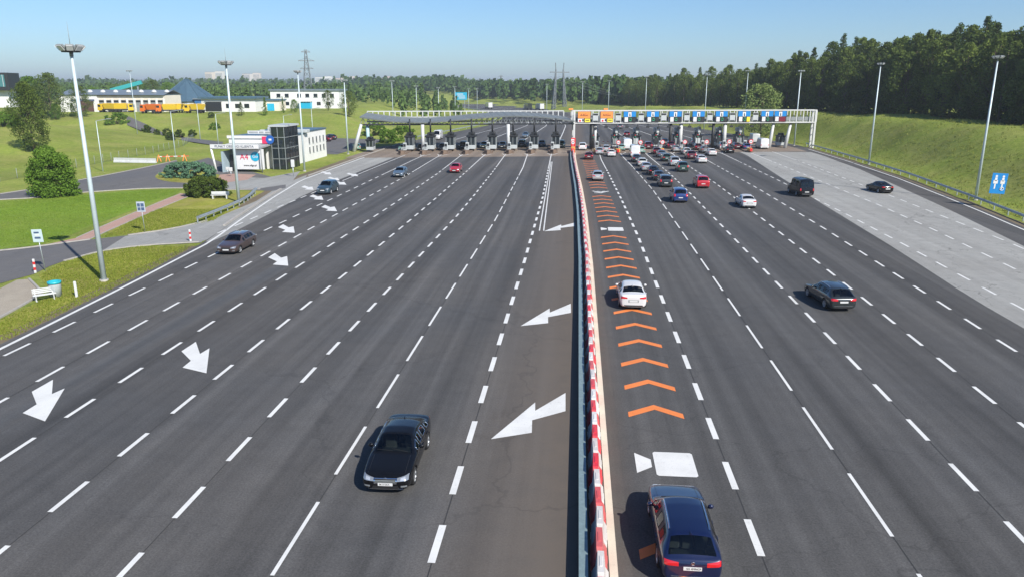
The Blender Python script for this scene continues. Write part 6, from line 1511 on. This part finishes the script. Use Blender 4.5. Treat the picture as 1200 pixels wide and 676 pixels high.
SB = bush(2, 2, 1.5, 54, 'dark', 40, 50, .22); ky_ = 0
for u, v in ((172, 156), (184, 158.5), (196, 160), (211, 162), (226, 161.5), (248, 140), (200, 165)):
    p = ground_hit(u, v); plant(SB, 'small_bush', f'small round bush by the depot drive, {ordn[ky_]} from the left', p, ky_, rnd.uniform(.9, 1.5), 'small bushes by the depot drive', 'shrub', ('stem', 'foliage')); ky_ += 1
BB = bush(9, 6, 4, 55, 'hedge', 70, 70, .35)
for u, v, lab, s in ((137, 147, 'wide dark green shrub on the crest of the left slope', .9), (470, 166, 'light green shrub behind the left booths', 1.0), (455, 168, 'shrub behind the far left booth', .8), (440, 160, 'shrub left of the canopy columns', 1.0), (15, 148, 'dark reddish shrub below the left house', .8), (5, 150, 'green shrub at the left picture edge', .9), (252, 152, 'brownish dry shrub above the office', .5)):
    p = ground_hit(u, v); plant(BB, 'shrub', lab, p, rnd.random() * 6, s, None, 'shrub', ('stem', 'foliage'))
# woods that read as one mass
def wood(name, pts, quads, lab, m):
    v = []; f = []
    for x, y, h in pts:
        z0 = hz(x, y); w_ = h * .55
        for _ in range(quads):
            f_ = rnd.random() ** .7; a = rnd.random() * 6.28; e = (1 - abs(f_ - .45) * 1.5); rr = w_ / 2 * max(.15, e) * rnd.uniform(.5, 1)
            c = Vector((x + math.cos(a) * rr, y + math.sin(a) * rr, z0 + h * (.08 + .92 * f_))); s = h * (.115 if quads > 40 else .17) * rnd.uniform(.6, 1.4)
            nrm = Vector((math.cos(a) + rnd.gauss(0, .5), math.sin(a) + rnd.gauss(0, .5), .5 + rnd.gauss(0, .5))).normalized(); t_ = nrm.orthogonal().normalized(); b_ = nrm.cross(t_); k = len(v)
            v += [tuple(c + t_ * s), tuple(c + b_ * s * .7), tuple(c - t_ * s), tuple(c - b_ * s * .7)]; f.append((k, k + 1, k + 2, k + 3))
    return tag(link(name, crown_mesh(name, v, f, m)), lab, 'wood', None, 'stuff')
pts = list(stuff_spots)
while len(pts) < len(stuff_spots) + 800:                                     # across the end of the straight and right of the motorway
    y = rnd.uniform(430, 980); x = rnd.uniform(-330, 330)
    if lk(EL, y) - 14 < x < lk(ER, y) + 14 or x < lk(EL, y): continue
    if x - lk(ER, y) > 160: continue
    pts.append((x, y, rnd.uniform(11, 16)))
wood('mixed_wood', pts, 70, 'mixed green wood beyond the booths on the right of the motorway', LF['far'])
pts = []
while len(pts) < 1400:
    y = rnd.uniform(300, 1000); x = rnd.uniform(-900, -40)
    if x > lk(EL, y) - 16 or x < -y * .85: continue
    if y < 345 and x < -75: continue
    pts.append((x, y, rnd.uniform(6, 11) * (.8 if y < 450 else 1)))
wood('valley_wood', pts, 60, 'green wood behind the depot and left of the motorway', LF['far'])
pts = []
while len(pts) < 4200:
    y = rnd.uniform(900, 4300); x = rnd.uniform(-.80, .75) * y
    if lk(EL, y) - 20 < x < lk(ER, y) + 20 and y < 1000: continue
    pts.append((x, y, rnd.uniform(13, 19)))
wood('hill_wood', pts, 16, 'distant wooded hills along the horizon', LF['far'])
# grass blades
def inpoly(x, y, poly):
    c = False; n_ = len(poly); j = n_ - 1
    for i in range(n_):
        xi, yi, xj, yj = poly[i][0], poly[i][1], poly[j][0], poly[j][1]
        if (yi > y) != (yj > y) and x < (xj - xi) * (y - yi) / (yj - yi) + xi: c = not c
        j = i
    return c
def blades(name, lab, n_, sampler, h0, h1, m, bl=3):
    v = []; f = []; k = 0
    while k < n_:
        s = sampler()
        if s is None: continue
        x, y = s; z = hz(x, y) + .0; k += 1
        for _ in range(bl):
            a = rnd.random() * 6.28; h = rnd.uniform(h0, h1); w_ = h * .22; dx, dy = math.cos(a) * w_, math.sin(a) * w_; ox, oy = rnd.gauss(0, h * .4), rnd.gauss(0, h * .4); i = len(v)
            px_, py_ = x + rnd.gauss(0, h * .5), y + rnd.gauss(0, h * .5)
            v += [(px_ - dx, py_ - dy, z), (px_ + dx, py_ + dy, z), (px_ + ox, py_ + oy, z + h)]; f.append((i, i + 1, i + 2))
    return tag(link(name, crown_mesh(name, v, f, m)), lab, 'grass', None, 'stuff')
GL = leaf_mat('grass_blade', (.12, .17, .022), (.30, .34, .06), .4); GL2 = leaf_mat('weed_blade', (.10, .14, .024), (.29, .31, .075), .4)
vt_poly = px((0, 402), (60, 373), (120, 344), (180, 315), (225, 289), (165, 289), (120, 295), (75, 307), (47, 322), (62, 345), (0, 375))
vi_poly = px((120, 278), (160, 256), (218, 232), (262, 230), (300, 224), (250, 259), (205, 267))
def s1():
    x, y = rnd.uniform(-50, -31), rnd.uniform(38, 84); return (x, y) if (inpoly(x, y, vt_poly) or inpoly(x, y, vi_poly)) else None
blades('verge_grass', 'short yellowish grass on the left verges', 15000, s1, .06, .17, GL)
lw_poly = px((0, 289), (60, 283), (140, 249), (210, 224), (190, 223), (90, 230), (0, 237))
def s3():
    x, y = rnd.uniform(-80, -40), rnd.uniform(58, 106); return (x, y) if inpoly(x, y, lw_poly) else None
blades('lawn_grass', 'fresh green mown grass of the left lawn', 14000, s3, .05, .13, leaf_mat('lawn_blade', (.11, .19, .02), (.26, .36, .055), .4))
def s2():
    y = rnd.uniform(55, 240); d = rnd.random() ** 1.3 * 34 + 2.3; x = lk(ER, y) + d
    return (x, y) if noise.noise((x * .12, y * .12, 9)) > rnd.uniform(-.5, .6) - (.5 if d < 14 else 0) else None
blades('embankment_weeds', 'rough weeds and tall grass on the right embankment', 9000, s2, .12, .36, GL2)

# ------------------------------------------------------------------ air
zlo = min(q[2] for q in tv) - 1.0; zhi = 66.0
hb_ = MB(); hb_.box((0, 4050, (zlo + zhi) / 2), (14600, 10600, zhi - zlo))
hm = bpy.data.materials.new('haze_air'); hm.use_nodes = True; N, L = nodes(hm); N.remove(N['Principled BSDF'])
pv = N.new('ShaderNodeVolumePrincipled'); pv.inputs['Color'].default_value = (.86, .93, 1, 1); pv.inputs['Density'].default_value = .00026; pv.inputs['Anisotropy'].default_value = .2
L.new(pv.outputs[0], N['Material Output'].inputs['Volume'])
tag(hb_.build('haze', hm), 'thin blue haze over the distance', 'haze', None, 'stuff')
